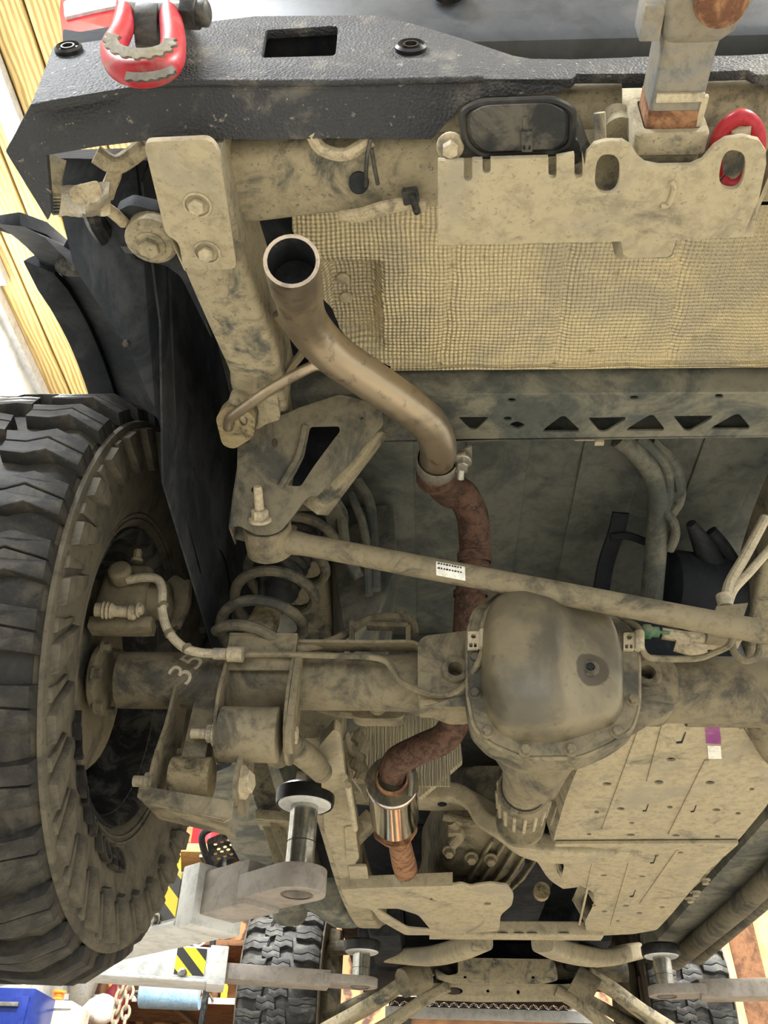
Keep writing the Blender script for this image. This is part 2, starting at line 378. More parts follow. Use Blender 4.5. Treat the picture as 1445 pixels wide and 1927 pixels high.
for i, (x, y, sx, sy, lab) in enumerate(((-1.86, .10, .08, 1.3, 'white ceiling strip light above the tail lamp corner'), (-2.205, 1.02, .07, .6, 'white ceiling strip light at the edge of the pale wall'))):
    t = thing('strip_light', lab, 'light', (x, y, CEIL-.03), 'ceiling strip lights')
    mb = MB().box((0, 0, -.02), sx, sy, .05); mb.build('housing', M['lift'], t, bevel=.006)
    MB().tube([(0, -sy*.47, -.055), (0, sy*.47, -.055)], .02, 12).build('tube', M['led'], t)

# ------------------------------------------------------------------ truck
truck = thing('truck', 'dusty off-road truck raised on the lift, seen from underneath and behind', 'truck')
def part(name, mb, m, parent=truck, label=None, **kw): return mb.build(name, M[m], parent, label, **kw)

# --- body floor and wheel house
mb = MB().box((.05, .85, .50), 1.35, 2.9, .03)
for x in (-.30, -.08, .14, .36): mb.box((x, .35, .483), .12, 1.2, .008)
mb.box((.1, .75, .45), 1.0, .10, .07)
pan = part('floor_pan', mb, 'pan', label='dark grey painted floor pan between the frame rails', bevel=.008)
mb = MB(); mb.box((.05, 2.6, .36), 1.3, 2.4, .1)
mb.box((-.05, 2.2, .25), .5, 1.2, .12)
part('engine_bay_shade_block', mb, 'dark', label='added block ahead of the gearbox, black for the deep shade', bevel=.02)  # added to block ceiling light; its black paints in the deep shade
def arch(cy, cz, R, x0, x1, a0, a1, n=28, dz=0):
    return [[V((x, cy+R*math.cos(a), cz+R*math.sin(a))) for x in (x0, x1)] for a in [math.radians(a0+(a1-a0)*i/n) for i in range(n+1)]]
mb = MB(); steps = [(-.935, .668, 131), (-.925, .655, 131), (-.86, .642, 134), (-.80, .615, 140), (-.72, .575, 150), (-.66, .53, 158), (-.62, .50, 163), (-.585, .42, 168), (-.57, .30, 172), (-.565, .12, 176)]
rings = []
for i in range(41):
    rings.append([V((x, R*math.cos(math.radians(-6+(am+6)*i/40)), .10+R*math.sin(math.radians(-6+(am+6)*i/40)))) for x, R, am in steps])
mb.loft(rings, False, False)
mb.plate([V((-.572, -.36, .10)), V((-.572, .45, .02)), V((-.572, .45, .60)), V((-.572, -.66, .60)), V((-.572, -.66, .34)), V((-.572, -.50, .26))], (.003, 0, 0))
mb.loft([[rings[-1][k] for k in range(4, 9)], [V((-.76+k*.05, -.60-.012*k, .52-.02*k)) for k in range(5)], [V((-.72+k*.045, -.66-.01*k, .40-.02*k)) for k in range(5)]], False, False)
liner = part('wheel_arch_liner', mb, 'dark', label='black plastic liner curving over the rear tyre', smooth=60)
mb = MB()
for col in (4, 6):
    mb.tube([r[col]+V((.0, 0, -.002)) for r in rings[16:]], .005, 6)
mb.tube([r[3]+V((.0, 0, -.002)) for r in rings[18:36]], .004, 6)
part('liner_seam', mb, 'black', liner)
mb = MB(); P = [V((-.93, .655*math.cos(math.radians(a)), .10+.655*math.sin(math.radians(a)))) for a in range(-6, 118, 5)]
P += TP([(118, 470, -.905), (60, 425, -.91), (12, 408, -.93)], 'X')
mb.sweep(P, [(-.018, -.03), (.006, -.03), (.006, .03), (-.018, .03)], (1, 0, 0))
part('fender_flare', mb, 'dark', label='black fender flare behind the rear tyre', bevel=.008)
# mud-flap bracket and stay under the flare
mb = MB(); pl = plane3(A(110, 500, 'X', -.80), A(200, 470, 'X', -.72), A(150, 430, 'X', -.76))
mb.plate(PP(rp([(107, 498), (125, 482), (150, 474), (205, 470), (172, 515), (135, 522), (112, 512)], 10), pl), pl[1]*.012)
mb.plate(PP([(110, 494), (142, 432), (165, 430), (160, 470)], pl), pl[1]*.012)
flap = part('flap_bracket', mb, 'black', label='curled black plastic bracket under the flare', bevel=.003)
mb = MB(); mb.plate(PP(rp([(134, 432), (150, 428), (153, 438), (138, 444)], 2), (pl[0]-pl[1]*.008, pl[1])), pl[1]*.003)
part('label_plate', mb, 'white', flap)
mb = MB(); mb.tube(TP([(172, 395, -.66), (185, 425, -.66), (215, 462, -.65), (265, 470, -.60)], 'X'), .014, 10, 6)
part('corner_hose', mb, 'black')

# --- frame: rear horn, rail kicked up over the axle, long forward rail
def rail(path, w, h, sm=4): return MB().sweep(path, rp([(-w, 0), (w, 0), (w, h), (-w, h)], .012, 3), sm=sm)
P = [A(345, 300, 'Z', .145), A(372, 400, 'Z', .145), A(405, 510, 'Z', .15), A(440, 600, 'Z', .165), A(480, 700, 'Z', .185), A(486, 750, 'Z', .22)]
P += [V((-.455, -.15, .31)), V((-.455, .1, .33)), V((-.44, .22, .27)), V((-.43, .34, .10)), V((-.425, .50, .012))]
P += [V((-.42, .8, .0)), V((-.415, 1.3, .0)), V((-.40, 1.75, .03)), V((-.39, 2.1, .12)), V((-.38, 2.6, .16))]
lrail = part('frame_rail', rail(P, .036, .11), 'tan_frame', label='dusty left frame rail kicked up over the axle')
PR = [V((.43, -.85, .15)), V((.43, -.5, .2)), V((.455, -.15, .31)), V((.455, .1, .33)), V((.44, .3, .2)), V((.47, .5, .06)), V((.48, .8, .04)), V((.47, 1.3, .04)), V((.42, 1.75, .05)), V((.39, 2.1, .12)), V((.38, 2.6, .16))]
rrail = part('frame_rail', rail(PR, .036, .11), 'tan_frame', label='dusty right frame rail beyond the skid plates')
# bumper mounting bracket under the rail end
pl = plane3(A(330, 290, 'Z', .128), A(400, 300, 'Z', .128), A(390, 500, 'Z', .138))
mb = MB(); mb.plate(PP(rp([(270, 268), (394, 262), (412, 285), (421, 340), (446, 506), (346, 508), (336, 455), (312, 442)], 14), pl), (0, 0, .008))
mb.plate(PP(rp([(318, 445), (346, 508), (352, 512), (325, 460)], 3), pl), (0, 0, .03))
br = part('bumper_bracket', mb, 'tan', label='tan dusted bumper mounting plate with two bolts', bevel=.002)
for x, y in ((372, 384), (390, 473)):
    mb = MB(); p = AP(x, y, pl); mb.lathe([(.0145, 0), (.0145, -.0025), (.0125, -.003), (.0125, .004)], p, (0, 0, 1), 24); mb.bolt(p+V((0, 0, -.002)), (0, -.25, -1), .0085, .010, 0)
    part('bolt', mb, 'bolt', br)
# body mount behind the bracket
mb = MB(); mb.lathe([(.030, .035), (.030, .006), (.024, 0), (.012, 0)], A(283, 460, 'Z', .185), (0, 0, 1), 24); mb.bolt(A(283, 460, 'Z', .186), (0, 0, -1), .012, .012)
part('body_mount', mb, 'tan_frame', label='round body mount with large bolt')
pl = ZP(.205)
mb = MB(); mb.plate(PP(rp([(215, 400), (245, 385), (300, 398), (335, 440), (400, 640), (385, 610), (340, 520), (312, 500), (290, 495), (240, 450)], 8), pl), (0, 0, .02))
part('mount_outrigger', mb, 'dark', bevel=.002)
# rear crossmember
sec = rp([(-.040, .0), (.034, .0), (.046, .02), (.046, .09), (-.046, .09), (-.046, .012)], .016, 4)
mb = MB(); y0 = A(640, 335, 'Z', .185).y
mb.sweep([V((-.43, y0+.015, .185)), V((-.33, y0+.006, .19)), V((-.2, y0, .19)), V((.0, y0, .19)), (V((.42, y0, .19)))], sec)
rc = part('rear_crossmember', mb, 'tan_frame', label='dusty tubular rear crossmember under the bumper')
mb = MB(); mb.plate(PP(ell(675, 345, 19, 21), ZP(.1878)), (0, 0, .004)); part('access_hole', mb, 'dark', rc)
mb = MB(); mb.tube(TP([(697, 262, .17), (690, 300, .165), (688, 350, .17)], 'Z'), .0022, 6, 4); mb.tube(TP([(699, 280, .172), (704, 310, .17), (711, 347, .172)], 'Z'), .0022, 6, 4)
part('hanging_wire', mb, 'black', rc)
mb = MB(); mb.tube(TP([(585, 250, .18), (605, 280, .178), (650, 290, .176), (700, 262, .18)], 'Z'), .007, 8, 6); part('plastic_loop', mb, 'wrap', rc)
mb = MB()
for k in range(5):
    mb.tube(TP([(640, 402+k*2, .18), (680, 396+k*4, .175), (720, 384+k*4, .172), (760, 378+k*3, .174), (800, 380+k*3, .178)], 'Z'), .0035+.0008*(k % 2), 7, 5)
part('loom_bundle', mb, 'wrap', rc, 'loose cloth-taped cable bundle')
mb = MB(); mb.plate(PP(rp([(755, 362), (785, 358), (790, 382), (760, 388)], 5), ZP(.168)), (0, 0, .008)); mb.tube(TP([(775, 365, .167), (785, 400, .172)], 'Z'), .004, 8); part('loom_clip', mb, 'black', rc, bevel=.001)

# --- rear bumper
pb = plane3(A(130, 270, 'Z', .172), A(800, 262, 'Z', .172), A(500, 155, 'Z', .196))       # underside
e0, e1 = AP(260, 160, pb), AP(910, 148, pb)
pr = plane3(e0, e1, A(500, 40, 'Z', .35))                                                    # rear face
face = [(58, 196), (100, 88), (210, 72), (350, 45), (480, 30), (710, 28), (790, 48), (870, 72), (965, 104), (1000, 110), (1080, 111), (1225, 106), (1278, 104), (1278, 136), (1225, 138), (1085, 139), (1076, 148), (910, 148), (640, 155), (380, 155), (260, 160)]
mb = MB()
mb.plate(PP(face, pr), (0, .010, 0), [PP(rp([(500, 56), (636, 48), (631, 104), (491, 108)], 8), pr)])
under = [(58, 196), (10, 285), (90, 416), (97, 400), (88, 293), (180, 277), (270, 266), (400, 262), (500, 264), (620, 261), (720, 263), (812, 263), (875, 195), (912, 182), (1050, 178), (1076, 148), (910, 148), (640, 155), (380, 155), (260, 160)]
mb.plate(PP(under, pb), (0, 0, .010))
# outer end wrapping round the corner of the truck
a, b, c = AP(100, 88, pr), AP(58, 196, pb), AP(10, 285, pb)
for x0, x1, y in ((60, 1060, 157),): mb.tube([AP(260, 160, pb), AP(380, 155, pb), AP(640, 155, pb), AP(910, 148, pb)], .004, 8)
mb.add([V((.024-p.x, p.y, p.z)) for p in mb.v], list(mb.f))     # the far half mirrors the near one
bump_o = part('rear_bumper', mb, 'coat', label='black textured steel rear bumper with dusty underside', bevel=.0015)
for i, (x, y, rx) in enumerate(((130, 96, .0145), (773, 93, .0165))):
    p = AP(x, y, pr); n = pr[1] if pr[1].y < 0 else -pr[1]
    mb = MB().lathe([(rx, -.001), (rx, .004), (rx*.82, .006), (rx*.74, .003), (rx*.55, .0025), (rx*.5, .006), (rx*.38, .006), (rx*.34, .003), (.0005, .003)], p, n, 28)
    part('grommet', mb, 'black_gloss', bump_o, 'round black rubber plug')
p = [AP(x, y, pr) for x, y in ((480, 45), (648, 40), (645, 118), (478, 118))]
mb = MB(); th = V((0, .07, 0)); q = [v+V((0, .012, 0)) for v in p]
mb.loft([q, [v+th for v in q]], False); mb.plate([v+th for v in q], (0, .004, 0))
lampbox = part('lamp_recess', mb, 'dark', bump_o)
for fx in (.30, .62):
    c = (q[3]*(1-fx)+q[2]*fx)*.62+(q[0]*(1-fx)+q[1]*fx)*.38
    mb = MB().lathe([(.012, 0), (.016, -.012), (.014, -.014), (.001, -.010)], c+V((0, .055, 0)), (0, 1, .2), 20); part('lamp_reflector', mb, 'glass', bump_o)
# plastic end lamp housing and foil inside the bumper corner
mb = MB(); mb.sweep([A(105, 300, 'Z', .19), A(98, 350, 'Z', .20), A(118, 400, 'Z', .20)], [(-.010, -.004), (.010, -.004), (.010, .004), (-.010, .004)], sm=5)
for k in range(6): mb.box(A(103+k*2.2, 368+k*6, 'Z', .195), .018, .002, .008)
part('corner_stay', mb, 'tan_frame', bump_o)
mb = MB(); g = []
for j in range(9):
    row = []
    for i in range(13):
        u, v = i/12, j/8; x = 110+u*96; y = 350+v*58-8*u+v*u*6; row.append(A(x, y, 'Z', .178)+V((0, 0, .014*math.sin(u*5.5+v*2)*math.sin(v*3.1)+random.uniform(-.0018, .0018))))
    g.append(row)
mb.loft(g, False, False); part('foil_scrap', mb, 'foil', bump_o, 'crumpled foil-backed scrap in the bumper corner')
mb = MB(); mb.loft([[A(x, y, 'Z', z) for x, y in rp([(130, 352), (185, 338), (196, 368), (150, 388), (132, 378)], 10)] for z in (.172, .168)], True); mb.tube(TP([(165, 375, .17), (205, 395, .19), (235, 420, .2)], 'Z'), .007, 8, 4)
part('lamp_socket', mb, 'wrap', bump_o, bevel=.002)
mb = MB(); mb.tube(TP([(180, 290, .21), (215, 310, .21), (245, 296, .22), (275, 272, .225)], 'Z'), .010, 10, 6); mb.tube(TP([(218, 306, .212), (214, 330, .205), (206, 350, .2), (200, 370, .19)], 'Z'), .008, 10, 6)
part('corner_loom', mb, 'wrap', bump_o)
# tow tab with hitch pin hole for the near shackle
mb = MB(); cx = A(283, 60, 'Y', -.90).x
mb.plate([V((cx-.016, y, z)) for y, z in rp([(-.845, .20), (-.895, .20), (-.915, .225), (-.915, .29), (-.895, .33), (-.845, .34)], .012)], (.022, 0, 0))
part('tow_tab', mb, 'black', bump_o, 'thick black tow tab on the bumper', bevel=.002)

# --- body above the bumper
mb = MB(); pt = plane3(V((-.3, -.818, .36)), V((.3, -.818, .36)), V((0, -.855, .75)))
mb.sweep([V((-.52, -.80, .36)), V((.75, -.80, .36))], [(-.02, -.012), (.018, -.012), (.024, .0), (.030, .10), (.045, .45), (-.02, .45)])
tg = part('tailgate', mb, 'body', label='grey painted tailgate above the bumper', bevel=.004)
mb = MB().lathe([(.020, 0), (.020, .012), (.013, .018), (.0005, .018)], A(845, -14, 'Y', -.835), (0, -1, -.2), 24); part('tailgate_stop', mb, 'black_gloss', tg, 'round black rubber stop')
mb = MB(); mb.loft([[V((-.64, -.74, .40)), V((-.66, -.74, .85)), V((-.52, -.80, .85)), V((-.52, -.80, .38))], [V((-.62, -.72, .40)), V((-.64, -.72, .85)), V((-.52, -.77, .85)), V((-.52, -.77, .38))]])
qp = part('quarter_panel', mb, 'body', label='grey painted rear corner panel', bevel=.003)
pl = YP(-.80)
mb = MB(); mb.plate(PP(rp([(118, 78), (112, 22), (118, -60), (236, -60), (236, 60), (160, 70)], 8), pl), (0, .06, 0)); lamp = part('tail_lamp', mb, 'red_lamp', label='red tail lamp above the bumper end', bevel=.005, segs=3)
mb = MB(); mb.plate(PP(rp([(121, 32), (119, 2), (232, -24), (232, 8), (180, 18)], 5), YP(-.804)), (0, .01, 0)); part('clear_strip', mb, 'clear_lamp', lamp, 'clear strip across the lamp', bevel=.002)
mb = MB(); mb.plate(PP(rp([(118, 80), (118, 54), (150, 60), (240, 44), (240, 62), (160, 84)], 5), YP(-.803)), (0, .01, 0)); part('lamp_bezel', mb, 'dark', lamp, bevel=.002)

# --- trailer socket box
mb = MB(); pl = ZP(.135)
mb.plate(PP(rp([(821, 268), (842, 256), (878, 262), (1072, 252), (1092, 272), (1090, 288), (900, 296), (830, 300)], 8), ZP(.115)), (0, 0, .006))
fl = part('socket_flange', mb, 'black', label='black flange under the trailer socket', bevel=.0015)
mb = MB(); ring0 = rp([(872, 212), (905, 195), (1040, 190), (1075, 208), (1072, 268), (1050, 284), (905, 290), (878, 265)], 14)
def shrink(r, k, cx=None):
    cx = sum((V(p).to_2d() for p in r), V((0, 0)))/len(r); return [cx+(V(p).to_2d()-cx)*k for p in r]
mb.loft([[A(p[0], p[1], 'Z', z) for p in shrink(ring0, k)] for z, k in ((.20, 1.0), (.125, 1.0), (.110, .97), (.104, .90))])
box = part('trailer_socket', mb, 'black', label='black plastic trailer wiring box beside the receiver')
mb = MB(); mb.plate(PP(rp([(984, 220), (994, 220), (996, 285), (984, 285)], 2), ZP(.103)), (0, 0, .004)); mb.plate(PP(rp([(981, 248), (1002, 248), (1002, 286), (981, 286)], 3), ZP(.101)), (0, 0, .006), [PP(ell(986, 277, 2.4, 5), ZP(.101)), PP(ell(996, 277, 2.4, 5), ZP(.101))])
part('latch', mb, 'black', box)
mb = MB(); mb.tube([A(p[0], p[1], 'Z', .112) for p in shrink(ring0, 1.03)], .004, 8, 0, True); part('seam_ring', mb, 'black_gloss', box)
mb = MB(); mb.bolt(A(847, 274, 'Z', .115), (0, -.2, -1), .008, .016, 1.6); part('bolt', mb, 'bolt', fl)

# --- receiver, skid plate
pl = plane3(A(830, 300, 'Z', .095), A(1400, 290, 'Z', .095), A(1100, 458, 'Z', .100))
def slot(x0, x1, y0, y1): return [(x0, y0), (x0, y1-6), (x0+3, y1-1), ((x0+x1)/2, y1), (x1-3, y1-1), (x1, y1-6), (x1, y0-1)]
out = [(824, 462), (824, 303)]+slot(873, 888, 303, 341)+[(893, 301)]+slot(908, 923, 301, 327)+slot(1032, 1047, 297, 336)+slot(1081, 1096, 290, 335)
out += [(1100, 310), (1104, 288), (1118, 272), (1140, 266), (1172, 266), (1188, 276), (1200, 296), (1214, 308), (1240, 313), (1300, 312), (1322, 302), (1344, 276), (1366, 262), (1398, 257), (1428, 264), (1441, 284), (1442, 310), (1424, 396), (1418, 446), (1272, 452), (1264, 478), (1256, 484), (1182, 486), (1172, 478), (1168, 455)]
mb = MB(); h1 = PP(ell(1143, 328, 23, 37, .08, 24, .75), pl); h2 = PP(ell(1378, 320, 23, 37, .18, 24, .75), pl)
mb.plate(PP(out, pl), (0, 0, .006), [h1, h2])
sk = part('hitch_skid', mb, 'tan', label='tan dusted hitch plate with oval chain holes and slots', bevel=.0012)
mb = MB(); mb.tube([AP(x, y, pl)+V((0, 0, -.001)) for x, y in ((1243, 386), (1256, 384), (1264, 368), (1268, 350), (1262, 340))], .0028, 8, 5); part('embossed_mark', mb, 'tan', sk)
mb = MB(); mb.plate([AP(1447, 330, pl), AP(1400, 440, pl)+V((0, 0, 0)), AP(1400, 440, pl)+V((.02, 0, .07)), AP(1447, 330, pl)+V((.02, 0, .07))], (.004, 0, 0)); part('end_flange', mb, 'tan_frame', sk)
cx = .012; mb = MB(); so = rp([(-.030, -.030), (.030, -.030), (.030, .030), (-.030, .030)], .008, 4); si = rp([(-.0255, -.0255), (.0255, -.0255), (.0255, .0255), (-.0255, .0255)], .004, 4)
ring = lambda s, y, k=1: [V((cx+p[0]*k, y, .150+p[1]*k)) for p in s]
mb.loft([ring(so, -.70), ring(so, -.815), ring(so, -.818, 1.13), ring(so, -.836, 1.13), ring(so, -.839, 1.06), ring(si, -.839), ring(si, -.74)], True)
part('receiver_tube', mb, 'tan_frame', label='dusty square receiver tube with collar')
mb = MB().tube([(-.30, -.80, .232), (-.02, -.80, .232)], .032, 20); mb.tube([(.05, -.80, .232), (.55, -.80, .232)], .032, 20); mb.plate([V((-.25, -.76, .20)), V((.5, -.76, .20)), V((.5, -.74, .27)), V((-.25, -.74, .27))], (0, .01, 0))
part('receiver_crossbar', mb, 'tan_frame', label='round brown receiver crossbar behind the bumper')
mb = MB(); mb.tube(TP([(1128, 212, .14), (1130, 270, .13)], 'Z'), .0055, 8); mb.lathe([(.016, 0), (.014, .03)], A(1165, 250, 'Z', .16), (0, 0, 1), 16); part('chain_stud', mb, 'tan_frame')
mb = MB(); mb.cyl(A(1392, 268, 'Z', .135), A(1394, 238, 'Z', .125), .010, .009); part('hook_stud', mb, 'tan', label='tan stud inside the far shackle')
mb = MB(); mb.tube(TP([(1072, 225, .17), (1085, 265, .16), (1100, 300, .15)], 'Z'), .010, 8, 4); part('socket_cable', mb, 'black')
mb = MB(); mb.plate([V((-.45, -.80, .36)), V((.55, -.80, .36)), V((.55, -.30, .36)), V((-.45, -.30, .36))], (0, 0, .02)); part('bumper_beam', mb, 'dark')

# --- heat shield
def shz(x, y):
    z = .318
    d = max(abs((x-662)/52), abs((y-575)/78)); z += .026*max(0, min(1, (1.12-d)/.35))
    for gx in (848, 1062, 1272): z += .0035*math.exp(-((x-gx-(y-550)*-.12)/7)**2)
    z -= .012*max(0, (560-x)/40) if x < 560 else 0
    if y > 676: z -= .004
    return z
def left(y): return 550+max(0, (y-430))*.42 if y < 640 else 638+(y-640)*2.1
g = []
for j in range(46):
    y = 386+j*(692-386)/45; row = []
    for i in range(100):
        x = left(y)+(1640-left(y))*(i/99)**1.25; yy = y-(x-740)*.011*(j/45)
        p = A(x, yy, 'Z', .318); row.append(V((p.x, p.y, shz(x, y))))
    g.append(row)
mb = MB(); mb.loft(g, False, False); sh = part('heat_shield', mb, 'waffle', label='pale embossed aluminium heat shield')
mb = MB(); mb.sweep([A(735, 692, 'Z', .312), A(1640, 684, 'Z', .312)], [(-.003, -.003), (.003, -.003), (.003, .003), (-.003, .003)]); part('shield_hem', mb, 'waffle', sh)
for x, y in ((646, 523), (652, 558)):
    mb = MB().lathe([(.009, 0), (.009, -.003), (.006, -.004), (.0005, -.0035)], A(x, y, 'Z', .343), (0, 0, 1), 18); part('shield_rivet', mb, 'bolt', sh)

# --- drilled crossmember ahead of the shield
pl = plane3(A(560, 742, 'Z', .272), A(1400, 738, 'Z', .272), A(1000, 820, 'Z', .285))
tri = [[(860, 785), (921, 785), (896, 809), (884, 809)], [(1019, 813), (1028, 804), (1056, 783), (1064, 783), (1090, 808), (1088, 813)], [(1105, 786), (1178, 785), (1176, 791), (1140, 813), (1128, 813)], [(1177, 811), (1182, 805), (1222, 781), (1230, 781), (1250, 806), (1248, 811)], [(1266, 783), (1341, 782), (1339, 788), (1300, 811), (1288, 811)], [(1337, 808), (1341, 803), (1382, 780), (1391, 779), (1411, 803), (1409, 808)], [(956, 800), (972, 792), (990, 800), (974, 808)], ell(955, 788, 8, 4), ell(963, 753, 8, 3.5), ell(1193, 748, 8, 3.5), ell(1353, 745, 8, 3.5)]
H = [PP(rp(t, 5, 2) if len(t) < 8 else t, pl) for t in tri]
mb = MB(); mb.plate(PP([(545, 742), (1640, 736), (1640, 817), (880, 826), (700, 830), (640, 800), (545, 790)], pl), (0, 0, .004), H)
a, b = AP(545, 742, pl), AP(1640, 736, pl)
mb.plate([a, b, b+V((0, -.004, .045)), a+V((0, -.004, .045))], (0, .004, 0))
c, d = AP(700, 830, pl), AP(1640, 817, pl); mb.plate([c, d, d+V((0, .004, .05)), c+V((0, .004, .05))], (0, .004, 0))
xm = part('drilled_crossmember', mb, 'grey', label='grey crossmember with a row of triangular lightening holes', bevel=.001)
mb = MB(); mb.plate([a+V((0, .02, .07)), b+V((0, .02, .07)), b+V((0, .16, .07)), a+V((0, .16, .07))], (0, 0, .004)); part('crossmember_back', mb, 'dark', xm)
mb = MB(); mb.box(A(1127, 830, 'Z', .29), .014, .008, .012); mb.box(A(1100, 826, 'Z', .29), .03, .004, .004); part('edge_clip', mb, 'clip', xm)

# --- filler hoses and dark brackets under the floor pan
mb = MB(); mb.tube(TP([(1165, 822, .44), (1195, 845, .43), (1225, 882, .42), (1240, 925, .41), (1237, 1000, .38), (1228, 1100, .30), (1222, 1180, .25)], 'Z'), .021, 14, 6); hz_ = part('filler_hose', mb, 'grey', label='thick grey filler hose dropping from the crossmember')
mb = MB(); mb.tube(TP([(1202, 822, .43), (1232, 850, .42), (1256, 884, .41), (1258, 940, .40), (1252, 960, .39), (1268, 985, .37), (1270, 1010, .36), (1260, 1035, .35)], 'Z'), .009, 10, 6); part('vent_tube', mb, 'grey', label='thin grey vent tube beside the filler hose')
mb = MB(); mb.tube(TP([(1222, 832, .44), (1262, 868, .43), (1276, 905, .42), (1276, 940, .42), (1262, 965, .41)], 'Z'), .013, 10, 6); mb.lathe([(.016, -.01), (.016, .01)], A(1268, 928, 'Z', .415), (0, .6, .3), 14); part('vent_tube', mb, 'grey', label='short grey vent tube with a clip')
mb = MB(); mb.sweep(TP([(1168, 965, .42), (1160, 1000, .40), (1140, 1060, .36), (1128, 1130, .30)], 'Z'), [(-.016, -.004), (.016, -.004), (.016, .004), (-.016, .004)], sm=4); mb.tube(TP([(1150, 1010, .39), (1180, 1008, .39), (1215, 1020, .39)], 'Z'), .008, 8, 4); mb.tube(TP([(1300, 985, .40), (1325, 1030, .38), (1345, 1075, .36)], 'Z'), [.010, .022, .028], 12, 4); mb.tube(TP([(1336, 1000, .41), (1362, 1030, .39), (1395, 1080, .37)], 'Z'), .014, 10, 4); mb.box(A(1340, 1030, 'Z', .40), .03, .02, .02)
mb.lathe([(.07, 0), (.085, .01), (.085, .16), (.07, .17)], A(1240, 1110, 'Z', .33), (.9, .2, 0), 24)
part('canister_mount', mb, 'dark', label='dark canister and straps above the track bar')

# --- track bar and its frame bracket
pl = plane3(A(500, 790, 'Z', .225), A(700, 790, 'Z', .225), A(480, 1005, 'Y', -.245))
out = [(447, 838), (500, 790), (545, 776), (560, 768), (640, 742), (716, 762), (722, 800), (700, 822), (655, 875), (596, 935), (588, 932), (578, 936), (545, 980), (527, 1000), (505, 1008), (480, 1006), (462, 996), (452, 990), (430, 992), (438, 930), (446, 880)]
hole = rp([(583, 803), (638, 802), (640, 812), (630, 824), (590, 878), (566, 915), (540, 914), (556, 890), (572, 858)], 6)
mb = MB(); mb.plate(PP(rp(out, 6, 2), pl), (0, .004, .003), [PP(hole, pl), PP(ell(517, 833, 6, 8), pl), PP(ell(479, 922, 6.5, 6), pl), PP(ell(679, 786, 4, 3.5), pl)])
rim_ = [AP(x, y, pl)-V((0, .002, .002)) for x, y in ((585, 800), (572, 856), (553, 890), (538, 915))]
mb.tube([p+V((-.008, 0, 0)) for p in rim_], .005, 8, 5)
lipn = (0, .05, .04)
mb.plate([AP(x, y, pl) for x, y in ((446, 880), (438, 930), (430, 992), (433, 990), (441, 930), (449, 880))], (-.004, .065, .015))
tb = part('track_bar_bracket', mb, 'bracket', label='grey pressed frame bracket holding the track bar', bevel=.0012)
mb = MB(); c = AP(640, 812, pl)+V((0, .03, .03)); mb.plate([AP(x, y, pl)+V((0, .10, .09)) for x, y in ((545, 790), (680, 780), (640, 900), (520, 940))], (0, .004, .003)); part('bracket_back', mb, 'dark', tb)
mb = MB()       # far plate of the clevis
pf = (pl[0]+V((0, .062, -.012)), pl[1])
mb.plate(PP(rp([(436, 1012), (462, 1020), (478, 1036), (500, 1052), (522, 1050), (545, 1026), (560, 990), (520, 980), (440, 985)], 6), (pl[0]+V((0, .05, .02)), pl[1])), (0, .004, .003))
part('clevis_plate', mb, 'bracket', tb, bevel=.001)
mb = MB(); n = V((0, -.80, .42)).normalized(); p = AP(490, 980, pl)
mb.lathe([(.0165, 0), (.0165, .004), (.0135, .005)], p, n, 20); mb.bolt(p, n, .0125, .018, 0); mb.lathe([(.0068, 0), (.0068, .034), (.0055, .040)], p+n*.014, n, 16)
part('pivot_bolt', mb, 'bolt', tb, 'dusty pivot bolt with nut')
# brace beam running up and inboard from the clevis
mb = MB(); a, b = A(590, 955, 'Y', -.215), A(706, 800, 'Z', .255)
mb.sweep([a, a*.5+b*.5, b], [(-.019, -.024), (.019, -.024), (.019, -.020), (-.014, -.020), (-.014, .024), (-.019, .024)], up=(.55, .3, .8)); mb.sweep([a, b], [(.015, -.024), (.019, -.024), (.019, .024), (.015, .024)], up=(.55, .3, .8))
part('bracket_brace', mb, 'tan_frame', tb, 'tan diagonal brace of the bracket', bevel=.001)
eye = A(506, 1012, 'Y', -.205); far = A(1445, 1191, 'Y', -.215); far = eye+(far-eye)*1.28
d = (far-eye).normalized(); n = V((-.05, -.93, .33)).normalized()
mb = MB(); mb.tube([eye+d*.026, eye+d*.06, eye+d*.09, far], [.020, .0165, .0165, .0165], 20, 6)
bar = part('track_bar', mb, 'axle_light', label='dusty steel track bar crossing behind the axle')
mb = MB().lathe([(.034, -.024), (.036, -.022), (.036, .022), (.034, .024), (.026, .024), (.026, -.024)], eye, n, 28, False); mb.lathe([(.026, -.026), (.026, .026)], eye, n, 20)
part('bar_eye', mb, 'axle_light', bar)
q = A(848, 1074, 'Y', -.215); q = eye+d*((q-eye).dot(d)); up = d.cross(n).normalized()
mb = MB(); prof = [(n*math.cos(t)+V((0, 0, -1))*math.sin(t)) for t in [x*.16 for x in range(1, 8)]]
mb.loft([[q+d*s+v.normalized()*.0171 for v in prof] for s in (-.021, .021)], False, False); lab = part('bar_label', mb, 'white', bar, 'small silver part label on the bar')
mb = MB()
for k in range(9):
    for v in prof[1:2]+prof[3:4]:
        c = q+d*(-.017+k*.004)+v.normalized()*.0174; mb.box(c, .0022+.001*(k % 3 == 0), .0008, .0022)
part('label_print', mb, 'black', bar)

